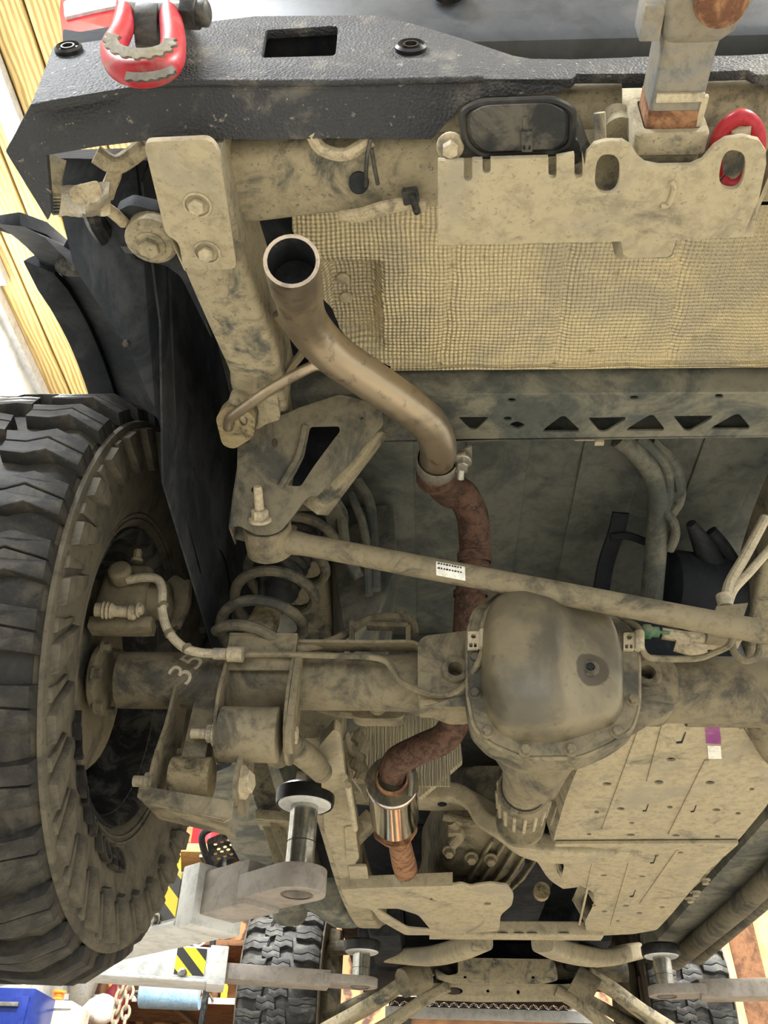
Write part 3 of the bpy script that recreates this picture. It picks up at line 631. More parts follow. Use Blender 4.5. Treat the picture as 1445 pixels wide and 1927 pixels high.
# --- coil spring, bump stop
b0, b1 = V((-.497, -.01, .035)), V((-.432, .04, .35)); ax = (b1-b0); N = 150; turns = 5.6
fx, fy = frame(ax.normalized()); P = []
for i in range(N+1):
    t = i/N; a = t*turns*2*PI+2.2; tt = max(0, min(1, (t-.06)/.88)); P.append(b0+ax*tt+(fx*math.cos(a)+fy*math.sin(a))*.066)
mb = MB().tube(P, .0092, 10); spring = part('coil_spring', mb, 'bracket', label='dark grey coil spring standing on the axle')
mb = MB(); prof = []
for k in range(24): prof.append((.034+(.003 if k % 2 else 0), .13+k*.009))
mb.lathe([(.02, .085), (.026, .10), (.03, .125)]+prof, b0, ax, 20); part('bump_stop', mb, 'black', spring, 'ribbed black bump stop inside the spring')
mb = MB().lathe([(.012, .012), (.022, .02), (.027, .05), (.024, .085)], b0, ax, 20); part('bump_cap', mb, 'mount_rubber', spring, 'tan rubber tip of the bump stop')
mb = MB(); mb.lathe([(.072, 0), (.072, .02), (.05, .05)], b1-ax*.03, ax, 28); part('spring_cup', mb, 'grey', spring)
# body panel and hoses inboard of the spring
mb = MB(); mb.loft([[V((-.36, .12, .13)), V((-.30, .10, .18)), V((-.27, .12, .30)), V((-.28, .14, .46)), V((-.42, .16, .46))], [V((-.40, .42, .06)), V((-.32, .42, .12)), V((-.29, .42, .3)), V((-.29, .42, .46)), V((-.42, .42, .46))]]); part('spring_tower', mb, 'grey', label='grey spring tower panel beside the frame', bevel=.01)
mb = MB(); mb.tube(TP([(672, 905, .05), (695, 945, .06), (703, 1020, .07), (706, 1110, .08)], 'Y'), .0105, 10, 6); mb.tube(TP([(660, 930, .04), (686, 1000, .05), (694, 1120, .07)], 'Y'), .008, 8, 6); mb.tube(TP([(640, 965, .03), (652, 1040, .04), (676, 1088, .06)], 'Y'), .011, 8, 6)
part('vent_hose', mb, 'grey', label='dusty vent hoses along the spring tower')

# --- rear axle
AZ = -.012
mb = MB(); mb.lathe([(.045, -.70), (.045, -.55), (.0435, -.30), (.046, -.20), (.058, -.185), (.060, -.15)], (0, 0, AZ), (1, 0, 0), 36)
mb.lathe([(.060, .09), (.058, .12), (.052, .135), (.050, .40), (.050, .72)], (0, 0, AZ-.006), (1, 0, 0), 36)
ax_o = part('rear_axle', mb, 'axle', label='dusty solid rear axle')
flp = [(882, 1200), (893, 1157), (945, 1117), (1000, 1103), (1065, 1112), (1130, 1145), (1183, 1190), (1198, 1240), (1198, 1330), (1186, 1374), (1146, 1402), (1089, 1427), (987, 1428), (925, 1403), (893, 1370), (882, 1310)]
def dring(poly, k, Y): return [A(p[0], p[1], 'Y', Y) for p in shrink(rp(poly, 14, 3), k)]
cen = sum(dring(flp, 1, -.14), V((0, 0, 0)))/len(dring(flp, 1, -.14))
def yring(poly, k, Y, sy=-.14, dz=0):
    base = dring(poly, 1, sy); c = sum(base, V((0, 0, 0)))/len(base); return [V((c.x+(p.x-c.x)*k, Y, c.z+dz+(p.z-c.z)*k)) for p in base]
mb = MB(); mb.loft([yring(flp, 1.0, -.140), yring(flp, 1.04, -.132), yring(flp, 1.04, -.112), yring(flp, .95, -.10, dz=.004), yring(flp, .82, -.03, dz=.02), yring(flp, .66, .06, dz=.015), yring(flp, .42, .10, dz=-.03), yring(flp, .34, .14, dz=-.045)])
for sx, x0, x1, r0, r1 in ((-1, -.155, -.085, .060, .088), (1, .105, .035, .060, .088)):
    mb.loft([[V((x, (.75*r)*math.cos(2*PI*k/28), AZ-.004+r*math.sin(2*PI*k/28))) for k in range(28)] for x, r in ((x0, r0), ((x0*.6+x1*.4), r0*1.05), (x1, r1))])
hs = part('differential_housing', mb, 'axle', ax_o, 'cast differential housing')
for (x, y, pts) in ((857, 1262, [(786, 1208), (800, 1196), (884, 1186), (884, 1330), (845, 1330), (812, 1316), (786, 1318)]), (1217, 1268, [(1198, 1232), (1235, 1232), (1262, 1240), (1276, 1262), (1276, 1320), (1262, 1334), (1198, 1334)])):
    mb = MB(); mb.plate(PP(rp(pts, 10), YP(-.085)), (0, .06, 0), [PP(ell(x, y, 13, 13), YP(-.085))]); p = A(x, y, 'Y', -.085); mb.lathe([(.0115, 0), (.0115, -.006), (.020, -.006), (.022, 0)], p, (0, 1, 0), 24, False)
    part('casting_ear', mb, 'axle_light', ax_o, bevel=.003)
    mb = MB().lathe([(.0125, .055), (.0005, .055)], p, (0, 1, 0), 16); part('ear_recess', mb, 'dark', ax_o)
# lower housing web towards the pinion
mb = MB(); mb.loft([[A(x, y, 'Y', Y) for x, y in ((795, 1330), (885, 1330), (925, 1406), (990, 1432), (1090, 1430), (1190, 1384), (1270, 1334), (1270, 1325), (1100, 1300), (900, 1300))] for Y in (-.125, -.09)]); part('housing_web', mb, 'axle', ax_o, bevel=.006)
cvp = [(905, 1200), (914, 1160), (955, 1130), (1035, 1127), (1100, 1148), (1148, 1168), (1160, 1195), (1172, 1240), (1172, 1338), (1152, 1366), (1060, 1396), (990, 1396), (943, 1384), (918, 1350), (905, 1300)]
def cring(k, d, kx=0):
    """cover rings: deep to the left over the ring gear, shallower to the right"""
    base = dring(cvp, 1, -.15); c = sum(base, V((0, 0, 0)))/len(base); out = []
    for p in base:
        x = c.x+(p.x-c.x)*k; z = c.z+(p.z-c.z)*k; u = (x-c.x)/.085
        e = 1/(1+math.exp((u-.22)*9)); out.append(V((x, -.150-d*(.52+.48*e), z)))
    return out
mb = MB(); mb.loft([cring(1.03, -.004), cring(1.0, .006), cring(.975, .030), cring(.94, .050), cring(.88, .062), cring(.74, .070), cring(.5, .074), cring(.25, .076), cring(.03, .077)])
cv = part('differential_cover', mb, 'cover', ax_o, 'bulged differential cover with an oil stain round its plug', smooth=50)
mb = MB(); mb.loft([yring(flp, 1.0, -.152), yring(flp, 1.0, -.140)]); part('cover_flange', mb, 'axle', ax_o, bevel=.002)
for x, y in ((893, 1306), (917, 1378), (988, 1413), (1074, 1412), (1160, 1378), (1190, 1318), (1062, 1123), (1140, 1160), (940, 1130), (893, 1240)):
    mb = MB().bolt(A(x, y, 'Y', -.151), (0, -1, 0), .0065, .010, 1.5); part('cover_bolt', mb, 'axle', ax_o)
mb = MB(); p = A(1110, 1258, 'Y', -.190); mb.lathe([(.0125, .012), (.0125, -.002), (.010, -.005), (.0062, -.005), (.0056, .006), (.0005, .006)], p, (0, 1, -.05), 24); part('fill_plug', mb, 'axle', ax_o, 'fill plug with a square socket')
mb = MB().box(p+V((0, -.001, 0)), .0085, .008, .0085, Matrix.Rotation(.6, 3, 'Y')); part('plug_socket', mb, 'dark', ax_o)
mb = MB(); mb.tube([yring(flp, 1.015, -.146)[k] for k in range(len(yring(flp, 1, 0)))], .0035, 6, 0, True); part('gasket_bead', mb, 'axle_light', ax_o)
# spring perch ledge and line bracket along the left tube
mb = MB(); mb.sweep([V((-.46, -.035, .034)), V((-.30, -.035, .034)), V((-.232, -.036, .033)), V((-.205, -.040, .010)), V((-.165, -.045, -.012))], [(-.018, -.0025), (.018, -.0025), (.018, .0025), (-.018, .0025)], up=(0, -.1, 1), sm=5)
part('tube_ledge', mb, 'axle_light', ax_o, bevel=.001)
mb = MB()
for x0, x1, y0, y1 in ((660, 745, 1175, 1222),):
    for xx in (662, 768): mb.sweep([A(xx, 1180, 'Y', -.02), A(xx, 1224, 'Y', -.02)], [(-.004, -.008), (.004, -.008), (.004, .008), (-.004, .008)], up=(0, 1, 0))
    mb.sweep([A(690, 1178, 'Y', -.02), A(768, 1180, 'Y', -.02)], [(-.004, -.008), (.004, -.008), (.004, .008), (-.004, .008)], up=(0, 1, 0))
part('tube_bracket', mb, 'axle_light', ax_o, bevel=.001)
# chalk mark on the tube
vs, fs = text_mesh('35', .055, .0006); mb = MB(); c = A(348, 1280, 'Y', -.045); Ra = Matrix.Rotation(math.radians(62), 3, 'Z')
pts = []
for p in vs:
    q = Ra @ V((p.x, p.y, 0)); a = (q.y)/.0455; pts.append(V((c.x+q.x, -(.0455+abs(p.z)*.5)*math.cos(a), AZ+(.0455+abs(p.z)*.5)*math.sin(a))))
mb.add(pts, fs); part('chalk_mark', mb, 'clip', ax_o, 'chalked number on the axle tube')
# wheel-end flange
mb = MB().lathe([(.040, 0), (.050, .004), (.056, .008), (.056, .016), (.047, .02)], (-.745, 0, AZ), (1, 0, 0), 28)
for k in range(6):
    a = k*PI/3+.3; mb.bolt((-.729, .054*math.cos(a), AZ+.054*math.sin(a)), (1, 0, 0), .0085, .014, 1.3)
part('axle_flange', mb, 'axle', ax_o, 'bolted wheel-end flange')

# --- upper link bracket with bushing, lower link bracket
def XC(x0, x1, y, z, r, mb=None, seg=28): return (mb or MB()).cyl((x0, y, z), (x1, y, z), r, None, seg)
u = A(472, 1382, 'Y', -.055)
mb = MB(); L, R_ = u.x-.052, u.x+.050
sp = [(-.062, .030), (-.030, .042), (.030, .040), (.045, -.02), (.045, -.07), (.028, -.135), (-.02, -.160), (-.060, -.150), (-.082, -.125), (-.088, -.07), (-.070, -.02)]
for x in (L, R_): mb.plate([V((x, y, z)) for y, z in rp(sp, .02)], (.005, 0, 0))
mb.plate([V((L, -.064, .035)), V((R_+.005, -.064, .035)), V((R_+.005, -.058, -.022)), V((L, -.058, -.022))], (0, .004, 0)); mb.plate([V((L, -.066, .034)), V((R_+.005, -.066, .034)), V((R_+.005, .03, .038)), V((L, .03, .038))], (0, 0, .004))
ub = part('upper_link_bracket', mb, 'axle_light', ax_o, 'welded two-sided link bracket on the axle tube', bevel=.0015)
mb = XC(L+.008, R_-.008, u.y, u.z, .040); mb.lathe([(.024, 0), (.024, .085)], (L+.003, u.y, u.z), (1, 0, 0), 20)
part('link_bushing', mb, 'axle_light', ax_o, 'large cylindrical link bushing', bevel=.003)
mb = MB().bolt((L, u.y, u.z), (-1, 0, 0), .013, .014); mb.cyl((L-.010, u.y, u.z), (L-.036, u.y, u.z), .0075); part('bracket_bolt', mb, 'bolt', ax_o); mb = MB().bolt((R_+.005, u.y, u.z), (1, 0, 0), .013, .014); part('bracket_bolt', mb, 'bolt', ax_o)
mb = MB(); mb.plate([V((R_+.006, y, z)) for y, z in rp([(-.07, .0), (-.05, .01), (-.06, -.16), (-.095, -.15), (-.085, -.06)], .008)], (.010, 0, 0)); part('bracket_gusset', mb, 'axle_light', ax_o, bevel=.002)
lo = A(352, 1482, 'Y', -.035)
x0, x1 = A(290, 1455, 'Y', -.05).x, A(440, 1500, 'Y', -.06).x
mb = MB(); s1 = [(-.035, -.02), (.035, -.02), (.045, -.12), (.03, lo.z-.02), (-.03, lo.z-.035), (-.07, lo.z-.03), (-.075, lo.z+.02), (-.045, -.10)]
mb.plate([V((x0, y, z)) for y, z in rp(s1, .02)], (.005, 0, 0)); mb.plate([V((x1, y, z)) for y, z in rp([(-.03, -.10), (.03, -.10), (.03, lo.z-.02), (-.03, lo.z-.035), (-.075, lo.z-.03), (-.085, lo.z+.0), (-.07, lo.z+.03)], .02)], (.005, 0, 0))
a, b = A(262, 1478, 'Y', -.075), A(440, 1508, 'Y', -.085)
mb.plate([a, b, b+V((0, .0, -.022)), b+V((-.01, .0, -.028)), a+V((.012, 0, -.024)), a+V((0, 0, -.016))], (0, .005, 0)); mb.plate([a+V((.01, 0, -.024)), b+V((-.01, 0, -.028)), b+V((-.01, .09, -.02)), a+V((.01, .09, -.016))], (0, 0, .004))
lb = part('lower_link_bracket', mb, 'axle_light', ax_o, 'tan lower link bracket with skid lip', bevel=.0015)
mb = XC(lo.x-.028, lo.x+.032, lo.y+.01, lo.z+.018, .030); part('lower_bushing', mb, 'mount_rubber', ax_o, 'brown rubber lower bushing', bevel=.003)
p = V((x1+.005, -.045, lo.z+.005)); mb = MB().lathe([(.024, 0), (.024, .004)], p, (1, -.25, 0), 24); mb.bolt(p, (1, -.25, 0), .016, .016); part('lower_bolt', mb, 'bolt', ax_o, 'large flanged cam bolt'); mb = MB().bolt((x0-.002, -.03, lo.z+.01), (-1, 0, 0), .013, .016); mb.cyl((x0-.012, -.03, lo.z+.01), (x0-.034, -.03, lo.z+.01), .008); part('lower_nut', mb, 'bolt', ax_o)
mb = MB(); mb.plate([V((lo.x-.015, y, z)) for y, z in rp([(-.02, -.04), (.02, -.04), (.02, lo.z+.04), (-.04, lo.z+.04)], .01)], (.035, 0, 0)); part('bracket_web', mb, 'axle', ax_o, bevel=.002)
mb = MB(); mb.tube([(x0-.03, .03, -.12), (x0+.02, .03, -.118)], .006, 8); part('bracket_stub', mb, 'axle', ax_o)
# links running forward to the frame
mb = MB(); mb.tube([V((u.x+.03, .0, u.z-.01)), A(540, 1400, 'Y', .03), A(585, 1432, 'Y', .13), A(604, 1452, 'Y', .34)], .021, 18, 4); part('upper_link', mb, 'axle_light', label='tan tubular suspension link beside the pad')
mb = MB(); mb.tube([V((lo.x, .0, lo.z+.018)), A(385, 1420, 'Y', .12), A(470, 1410, 'Y', .60)], .022, 14, 4); part('lower_link', mb, 'axle')

# --- brake parts inside the wheel
mb = MB(); mb.lathe([(.165, 0), (.165, .018), (.05, .020)], (-.79, 0, 0), (1, 0, 0), 40); mb.lathe([(.160, 0), (.150, .012), (.06, .014)], (-.765, 0, 0), (1, 0, 0), 40)
bk = part('brake_disc', mb, 'axle', label='dusty brake disc and shield inside the wheel')
mb = MB(); ca = A(262, 1130, 'Y', -.06)
cal = [[V((x, ca.y+y*s, ca.z+z*s)) for y, z in rp([(-.045, -.05), (.04, -.05), (.05, .03), (.02, .055), (-.035, .05)], .015)] for x, s in ((ca.x-.055, .85), (ca.x-.045, 1), (ca.x+.015, 1), (ca.x+.022, .85))]
mb.loft(cal); mb.lathe([(.032, 0), (.032, .025), (.028, .030)], (ca.x+.02, ca.y, ca.z), (1, 0, 0), 22); mb.lathe([(.019, 0), (.019, .022), (.015, .026)], (ca.x-.02, ca.y-.04, ca.z+.015), (0, -1, .2), 18)
mb.box((ca.x-.01, ca.y-.02, ca.z-.06), .10, .03, .02)
cl = part('brake_caliper', mb, 'axle_light', bk, 'dusty brake caliper', bevel=.003)
mb = MB(); a = A(180, 1147, 'Y', -.115)
mb.lathe([(.011, 0), (.011, .01), (.014, .012), (.011, .015), (.014, .018), (.011, .021), (.013, .024), (.009, .03), (.009, .05), (.012, .052), (.012, .06), (.008, .064)], a, (1, .1, -.02), 16); mb.bolt(a+V((.066, 0, 0)), (1, 0, 0), .008, .008); part('slide_pin_boot', mb, 'bolt', bk)
mb = MB(); mb.bolt(A(230, 1085, 'Y', -.11), (-.1, -.3, 1), .008, .02); mb.bolt(A(257, 1058, 'Y', -.08), (0, -.2, 1), .007, .022); part('bleed_nut', mb, 'bolt', bk)
mb = MB(); mb.plate(PP(rp([(312, 1095), (330, 1080), (345, 1090), (357, 1100), (352, 1140), (330, 1180), (318, 1175), (310, 1140)], 8), YP(-.02)), (-.01, .012, 0)); mb.tube(TP([(352, 1095, -.01), (350, 1140, -.01), (332, 1180, -.01)], 'Y'), .008, 8, 4); part('shield_edge', mb, 'axle', bk, bevel=.002)
mb = MB(); mb.tube(TP([(240, 1092, -.11), (270, 1087, -.115), (296, 1090, -.115), (305, 1110, -.115), (305, 1150, -.11), (318, 1190, -.10), (345, 1218, -.095), (375, 1228, -.09), (405, 1230, -.085)], 'Y'), .0072, 10, 6)
hose = part('brake_hose', mb, 'clip', label='tan brake hose looping from the caliper to the axle')
mb = MB()
for x, y, Y in ((306, 1140, -.112), (319, 1192, -.10), (352, 1220, -.095)): mb.lathe([(.0085, -.003), (.0085, .003)], A(x, y, 'Y', Y), (.5, 0, -.6), 14)
part('hose_band', mb, 'axle', hose)
mb = MB(); mb.lathe([(.009, 0), (.009, .02), (.012, .022), (.012, .045)], A(402, 1230, 'Y', -.085), (1, 0, -.02), 16); part('hose_fitting', mb, 'bolt', hose)
mb = MB(); mb.tube(TP([(455, 1233, -.075), (500, 1231, -.07), (620, 1234, -.07), (690, 1236, -.07), (728, 1246, -.07), (752, 1280, -.075), (790, 1300, -.09), (830, 1310, -.11), (868, 1297, -.13), (896, 1255, -.155), (910, 1222, -.16)], 'Y'), .0048, 8, 6)
mb.tube(TP([(909, 1190, -.16), (915, 1160, -.165), (940, 1130, -.165), (985, 1108, -.16), (1040, 1110, -.155), (1075, 1120, -.15)], 'Y'), .0062, 8, 6)
part('brake_line', mb, 'axle_light', label='tan brake line bending round the differential')
mb = MB(); mb.tube(TP([(1075, 1112, -.13), (1125, 1142, -.14), (1180, 1168, -.15), (1203, 1185, -.155), (1206, 1215, -.155), (1218, 1236, -.15), (1245, 1240, -.145), (1310, 1239, -.14), (1340, 1230, -.14), (1372, 1214, -.145), (1378, 1190, -.15), (1372, 1160, -.15)], 'Y'), .0048, 8, 6)
mb.tube(TP([(1376, 1200, -.11), (1382, 1228, -.11), (1400, 1243, -.11), (1424, 1236, -.11), (1430, 1212, -.11), (1425, 1195, -.11)], 'Y'), .0055, 8, 6)
part('brake_line', mb, 'axle_light', label='tan brake line zigzagging right of the differential')
mb = MB(); mb.tube(TP([(460, 1208, -.02), (520, 1218, -.04), (570, 1219, -.04), (630, 1205, -.02), (680, 1172, 0), (720, 1162, 0), (755, 1163, 0), (775, 1172, 0), (780, 1195, 0)], 'Y'), .0078, 10, 6)
mb.lathe([(.006, 0), (.006, .012)], A(660, 1182, 'Y', -.01), (0, 0, 1), 10); mb.lathe([(.006, 0), (.006, .012)], A(752, 1158, 'Y', 0), (0, 0, 1), 10)
part('breather_hose', mb, 'axle_light', label='tan breather hose arching over the axle tube')
for x, y, Y in ((897, 1205, -.163), (1190, 1207, -.157)):
    mb = MB(); pl = YP(Y); mb.plate(PP(rp([(x-17, y-17), (x+16, y-17), (x+16, y+3), (x-17, y+3)], 3), pl), (0, .005, 0), [PP(ell(x-6, y-8, 5, 4.5), pl)])
    mb.plate(PP([(x-17, y+3), (x+3, y+3), (x+3, y+16), (x-17, y+16)], pl), (0, .005, 0), [PP([(x-14, y+5), (x-8, y+5), (x-8, y+13), (x-14, y+13)], pl), PP([(x-5, y+5), (x, y+5), (x, y+13), (x-5, y+13)], pl)]); mb.tube([A(x+13, y-18, 'Y', Y), A(x+13, y+16, 'Y', Y)], .0072, 8)
    part('line_clip', mb, 'clip', label='pale plastic line clip with a hole', bevel=.0006)
mb = MB(); mb.tube(TP([(1440, 975, -.10), (1400, 1050, -.10), (1372, 1100, -.11), (1366, 1140, -.12)], 'Y'), .0085, 10, 5); mb.tube(TP([(1460, 1020, -.09), (1412, 1075, -.10), (1380, 1110, -.11), (1368, 1142, -.12)], 'Y'), .007, 10, 5); mb.lathe([(.011, 0), (.011, .02)], A(1365, 1142, 'Y', -.12), (0, 0, 1), 12)
part('brake_hose', mb, 'clip', label='pair of tan hoses coming down to the track bar')
mb = MB(); mb.plate(PP([(1348, 1140), (1408, 1134), (1400, 1158), (1345, 1152)], YP(-.13)), (0, .03, .004)); mb.plate(PP([(1330, 1180), (1380, 1178), (1385, 1205), (1332, 1200)], YP(-.12)), (0, .02, 0)); part('hose_bracket', mb, 'axle_light', bevel=.001)
mb = MB(); mb.tube(TP([(1180, 1142, -.09), (1230, 1160, -.095), (1285, 1175, -.10), (1328, 1186, -.10)], 'Y'), [.008, .011, .010, .012], 10, 5); mb.tube(TP([(1245, 1192, -.10), (1300, 1200, -.10), (1332, 1202, -.10)], 'Y'), .009, 10, 5); mb.tube(TP([(1270, 1210, -.09), (1300, 1218, -.09), (1328, 1222, -.09)], 'Y'), .013, 8, 5); mb.box(A(1350, 1200, 'Y', -.08), .06, .03, .025)
lm = part('axle_loom', mb, 'wrap', label='taped wiring loom under the track bar')
mb = MB(); mb.lathe([(.009, 0), (.011, .003), (.011, .012), (.008, .014), (.008, .024), (.0025, .026), (.0025, .04)], A(1208, 1188, 'Y', -.11), (1, 0, -.05), 16); part('sensor_plug', mb, 'green', lm, 'green sensor plug')

# --- exhaust
tail = TP([(549, 494, .100), (560, 548, .136), (575, 605, .172), (622, 662, .186), (690, 710, .198), (762, 760, .208), (808, 800, .214), (824, 838, .220), (822, 872, .232)], 'Z')
tail[0] = tail[1]+(tail[0]-tail[1])*1.0
mb = MB().pipe(tail, .0272, .0022, 28, 6)
ex = part('exhaust_tailpipe', mb, 'stainless', label='stainless exhaust tailpipe with open tip under the shield')
P = smooth_path(tail, 6)
t0 = (P[1]-P[0]).normalized(); mb = MB().lathe([(.0292, -.004), (.0296, 0), (.0296, .062), (.0286, .067), (.0272, .068)], P[0], t0, 30, False); mb.lathe([(.0250, -.004), (.0292, -.004)], P[0], t0, 30, False); part('exhaust_tip', mb, 'stainless', ex, 'clean stainless exhaust tip')
mb = MB().lathe([(.0249, -.0035), (.0246, .05), (.0005, .05)], P[0], t0, 24, False); part('tip_inside', mb, 'dark', ex, 'soot black inside of the tip')
mb = MB(); dd = (P[-1]-P[-4]).normalized(); c0 = P[-1]
mb.lathe([(.0300, -.016), (.0312, -.012), (.0312, .012), (.0300, .016)], c0, dd, 28, False); mb.lathe([(.0285, .016), (.0300, .016)], c0, dd, 28, False)
mb.plate(PP(rp([(862, 850), (888, 840), (888, 876), (862, 884)], 4), ZP(.236)), (0, 0, .004)); mb.plate(PP(rp([(855, 858), (876, 852), (880, 890), (858, 890)], 4), ZP(.226)), (0, 0, .004))
clp = part('band_clamp', mb, 'zinc', ex, 'zinc band clamp joining the pipes', bevel=.0008)
mb = MB(); c = A(870, 866, 'Z', .228); mb.bolt(c, (0, -.1, -1), .009, .016); mb.cyl(A(868, 872, 'Z', .226), A(866, 902, 'Z', .212), .0055); part('clamp_bolt', mb, 'zinc', ex)
mb = MB()
for k in range(18):
    f = k/17; x = 652+f*42; y = 700+f*42; mb.lathe([(.0035, -.002), (.0045, 0), (.0035, .002)], A(x, y, 'Z', .176), (.3, .2, 1), 8)
part('weld_bead', mb, 'bolt', ex)
mb = MB(); mb.tube(TP([(429, 806, .175), (432, 790, .175), (450, 774, .174), (520, 726, .172), (582, 692, .172), (602, 688, .174), (622, 698, .178), (690, 745, .190)], 'Z'), .0072, 12, 6); part('hanger_rod', mb, 'stainless', ex, 'bent hanger rod')
mb = MB(); mb.tube(TP([(520, 590, .20), (548, 625, .205), (572, 655, .21), (548, 690, .215), (525, 730, .22)], 'Z'), .006, 8, 5); part('hanger_rod', mb, 'axle_light', ex)
mb = MB(); pl = ZP(.180); hold = [PP(ell(432, 795, 9, 11), pl), PP(ell(458, 792, 8, 9), pl)]
mb.plate(PP(rp([(405, 785), (428, 764), (462, 772), (480, 786), (478, 822), (440, 846), (418, 838)], 10), pl), (0, .012, .030), hold)
part('hanger_isolator', mb, 'mount_rubber', label='tan rubber exhaust hanger block', bevel=.003)
mb = MB(); mb.tube(TP([(438, 752, .195), (452, 775, .19), (470, 800, .19)], 'Z'), .007, 8, 4); mb.lathe([(.014, 0), (.012, .02)], A(447, 762, 'Z', .195), (0, 0, 1), 14); mb.plate(PP(rp([(440, 750), (520, 735), (528, 790), (500, 798), (470, 820), (455, 800)], 8), ZP(.215)), (0, 0, .01)); part('hanger_bracket', mb, 'tan_frame', bevel=.001)
e = P[-1]
over = [e-dd*.004, e+dd*.035, A(846, 925, 'Z', .30), A(868, 930, 'Y', -.09), A(887, 965, 'Y', -.06), A(893, 1010, 'Y', -.02), A(893, 1060, 'Y', .02), A(884, 1130, 'Y', .09), A(880, 1200, 'Y', .14), A(872, 1290, 'Y', .20), A(846, 1378, 'Y', .27), A(790, 1410, 'Y', .31), A(748, 1432, 'Y', .35), A(738, 1462, 'Y', .38)]
mb = MB().tube(over, .0275, 24, 6); op = part('over_axle_pipe', mb, 'rust', label='rust brown exhaust pipe arching over the axle')
q = smooth_path(over, 6)
mb = MB().lathe([(.0280, 0), (.0305, .002), (.0305, .016), (.0280, .018)], A(893, 1040, 'Y', .0), (0, .3, -.9), 24, False); mb.lathe([(.0305, 0), (.0305, .01)], A(885, 1112, 'Y', .07), (0, .3, -.9), 24, False); part('pipe_collar', mb, 'rust', op)
mb = MB().lathe([(.0300, 0), (.0315, .002), (.0300, .035)], e+dd*.014, dd, 24, False); part('pipe_sleeve', mb, 'rust', op)
mc, me_ = A(738, 1470, 'Y', .38), A(746, 1590, 'Y', .56); md = (V((-.005, 1, .0))).normalized()
mb = MB().lathe([(.0495, 0), (.0505, .002), (.0505, .018), (.0495, .020), (.0495, .20), (.04, .215)], mc, md, 40); mf = part('muffler', mb, 'chrome', label='small polished chrome muffler')
mb = MB().lathe([(.0498, -.001), (.0498, -.003), (.046, -.004), (.0005, -.002)], mc, md, 40); part('muffler_end', mb, 'axle', mf, 'dull brown muffler end plate')
mb = MB().lathe([(.031, -.003), (.031, -.014), (.0275, -.018)], mc, md, 28, False); part('muffler_neck', mb, 'orange_rust', mf)
mb = MB(); mb.tube([mc+V((.032, -.012, .02)), mc+V((.036, -.010, -.005)), mc+V((.034, -.004, -.03))], .005, 8, 3); mb.box(mc+V((.034, -.008, .006)), .014, .012, .012); part('muffler_tab', mb, 'zinc', mf)
fp = mc+md*.21
mb = MB().tube([fp, fp+V((0, .06, .0)), fp+V((.003, .14, .01)), fp+V((.01, .4, .03)), fp+V((.02, .7, .06))], [.022, .021, .024, .030, .032], 24, 5); fpipe = part('front_pipe', mb, 'orange_rust', label='orange-rusted pipe ahead of the muffler')
mb = MB(); mb.plate([V((p[0]+fp.x, fp.y+.085, p[1]+fp.z)) for p in rp([(-.048, -.010), (-.016, -.030), (.024, -.028), (.046, .006), (.046, .018), (.022, .028), (-.016, .026), (-.048, .006)], .010)], (0, .010, 0)); part('pipe_flange', mb, 'orange_rust', fpipe, bevel=.002)

# --- drive shaft, gearbox, crossmember
s0 = A(992, 1436, 'Y', .15); s1 = A(979, 1548, 'Y', .66)
d = (s1-s0).normalized(); L = (s1-s0).length
k0 = (A(988, 1476, 'Y', .33)-s0).dot(d); k1 = (A(985, 1524, 'Y', .53)-s0).dot(d)
mb = MB().lathe([(.044, -.05), (.040, .0), (.040, k0), (.047, k0+.002), (.049, k0+.02), (.047, k1-.03), (.040, k1), (.036, k1+.01), (.036, L*.92), (.052, L*.93), (.052, L)], s0, d, 36)
ds = part('drive_shaft', mb, 'axle_light', label='tan drive shaft running forward from the differential')
fx, fy = frame(d)
for k in range(16):
    a = k*PI/8; e_ = fx*math.cos(a)+fy*math.sin(a); mb = MB().sweep([s0+d*(k0+.035)+e_*.0478, s0+d*(k1-.03)+e_*.0465], [(-.005, -.003), (.005, -.003), (.005, .003), (-.005, .003)], up=tuple(fx*math.cos(a+1.57)+fy*math.sin(a+1.57)))
    part('shaft_rib', mb, 'tan', ds, bevel=.001)
mb = MB().lathe([(.0415, k0-.006), (.0430, k0-.004), (.0415, k0-.001)], s0, d, 32, False); part('shaft_ring', mb, 'dark', ds)
pth = [A(560, 1478, 'Y', .95), A(790, 1500, 'Y', .95), A(860, 1500, 'Y', .95), A(905, 1520, 'Y', .92), A(940, 1562, 'Y', .88), A(990, 1590, 'Y', .86), A(1060, 1600, 'Y', .86), A(1200, 1600, 'Y', .90)]
mb = MB().sweep(pth, rp([(-.045, -.020), (.045, -.020), (.045, .024), (-.045, .024)], .010, 3), sm=5)
gc = part('gearbox_crossmember', mb, 'tan', label='tan curved crossmember under the gearbox')
mb = MB(); mb.plate([A(x, y, 'Y', .903) for x, y in ell(832, 1513, 9, 4)], (0, .004, 0)); part('crossmember_hole', mb, 'dark', gc)
mb = MB(); mb.sweep([A(640, 1600, 'Y', 1.0), A(700, 1540, 'Y', 1.0)], rp([(-.03, -.02), (.03, -.02), (.03, .02), (-.03, .02)], .006), up=(0, 0, 1)); part('crossmember_strut', mb, 'tan', gc)
mb = MB(); g0 = A(870, 1600, 'Y', 1.15)
def bx(cx, cz, w, h, y, r=.05): return [V((cx+p[0], y, cz+p[1])) for p in rp([(-w, -h), (w, -h), (w, h), (-w, h)], r, 4)]
g0 = A(905, 1590, 'Y', 1.15)+V((0, 0, .045))
mb.loft([bx(g0.x+.02, g0.z+.03, .07, .07, .97), bx(g0.x+.01, g0.z+.02, .10, .10, 1.03), bx(g0.x, g0.z, .115, .12, 1.15), bx(g0.x-.02, g0.z+.03, .12, .12, 1.4), bx(g0.x-.03, g0.z+.06, .14, .13, 1.7)])
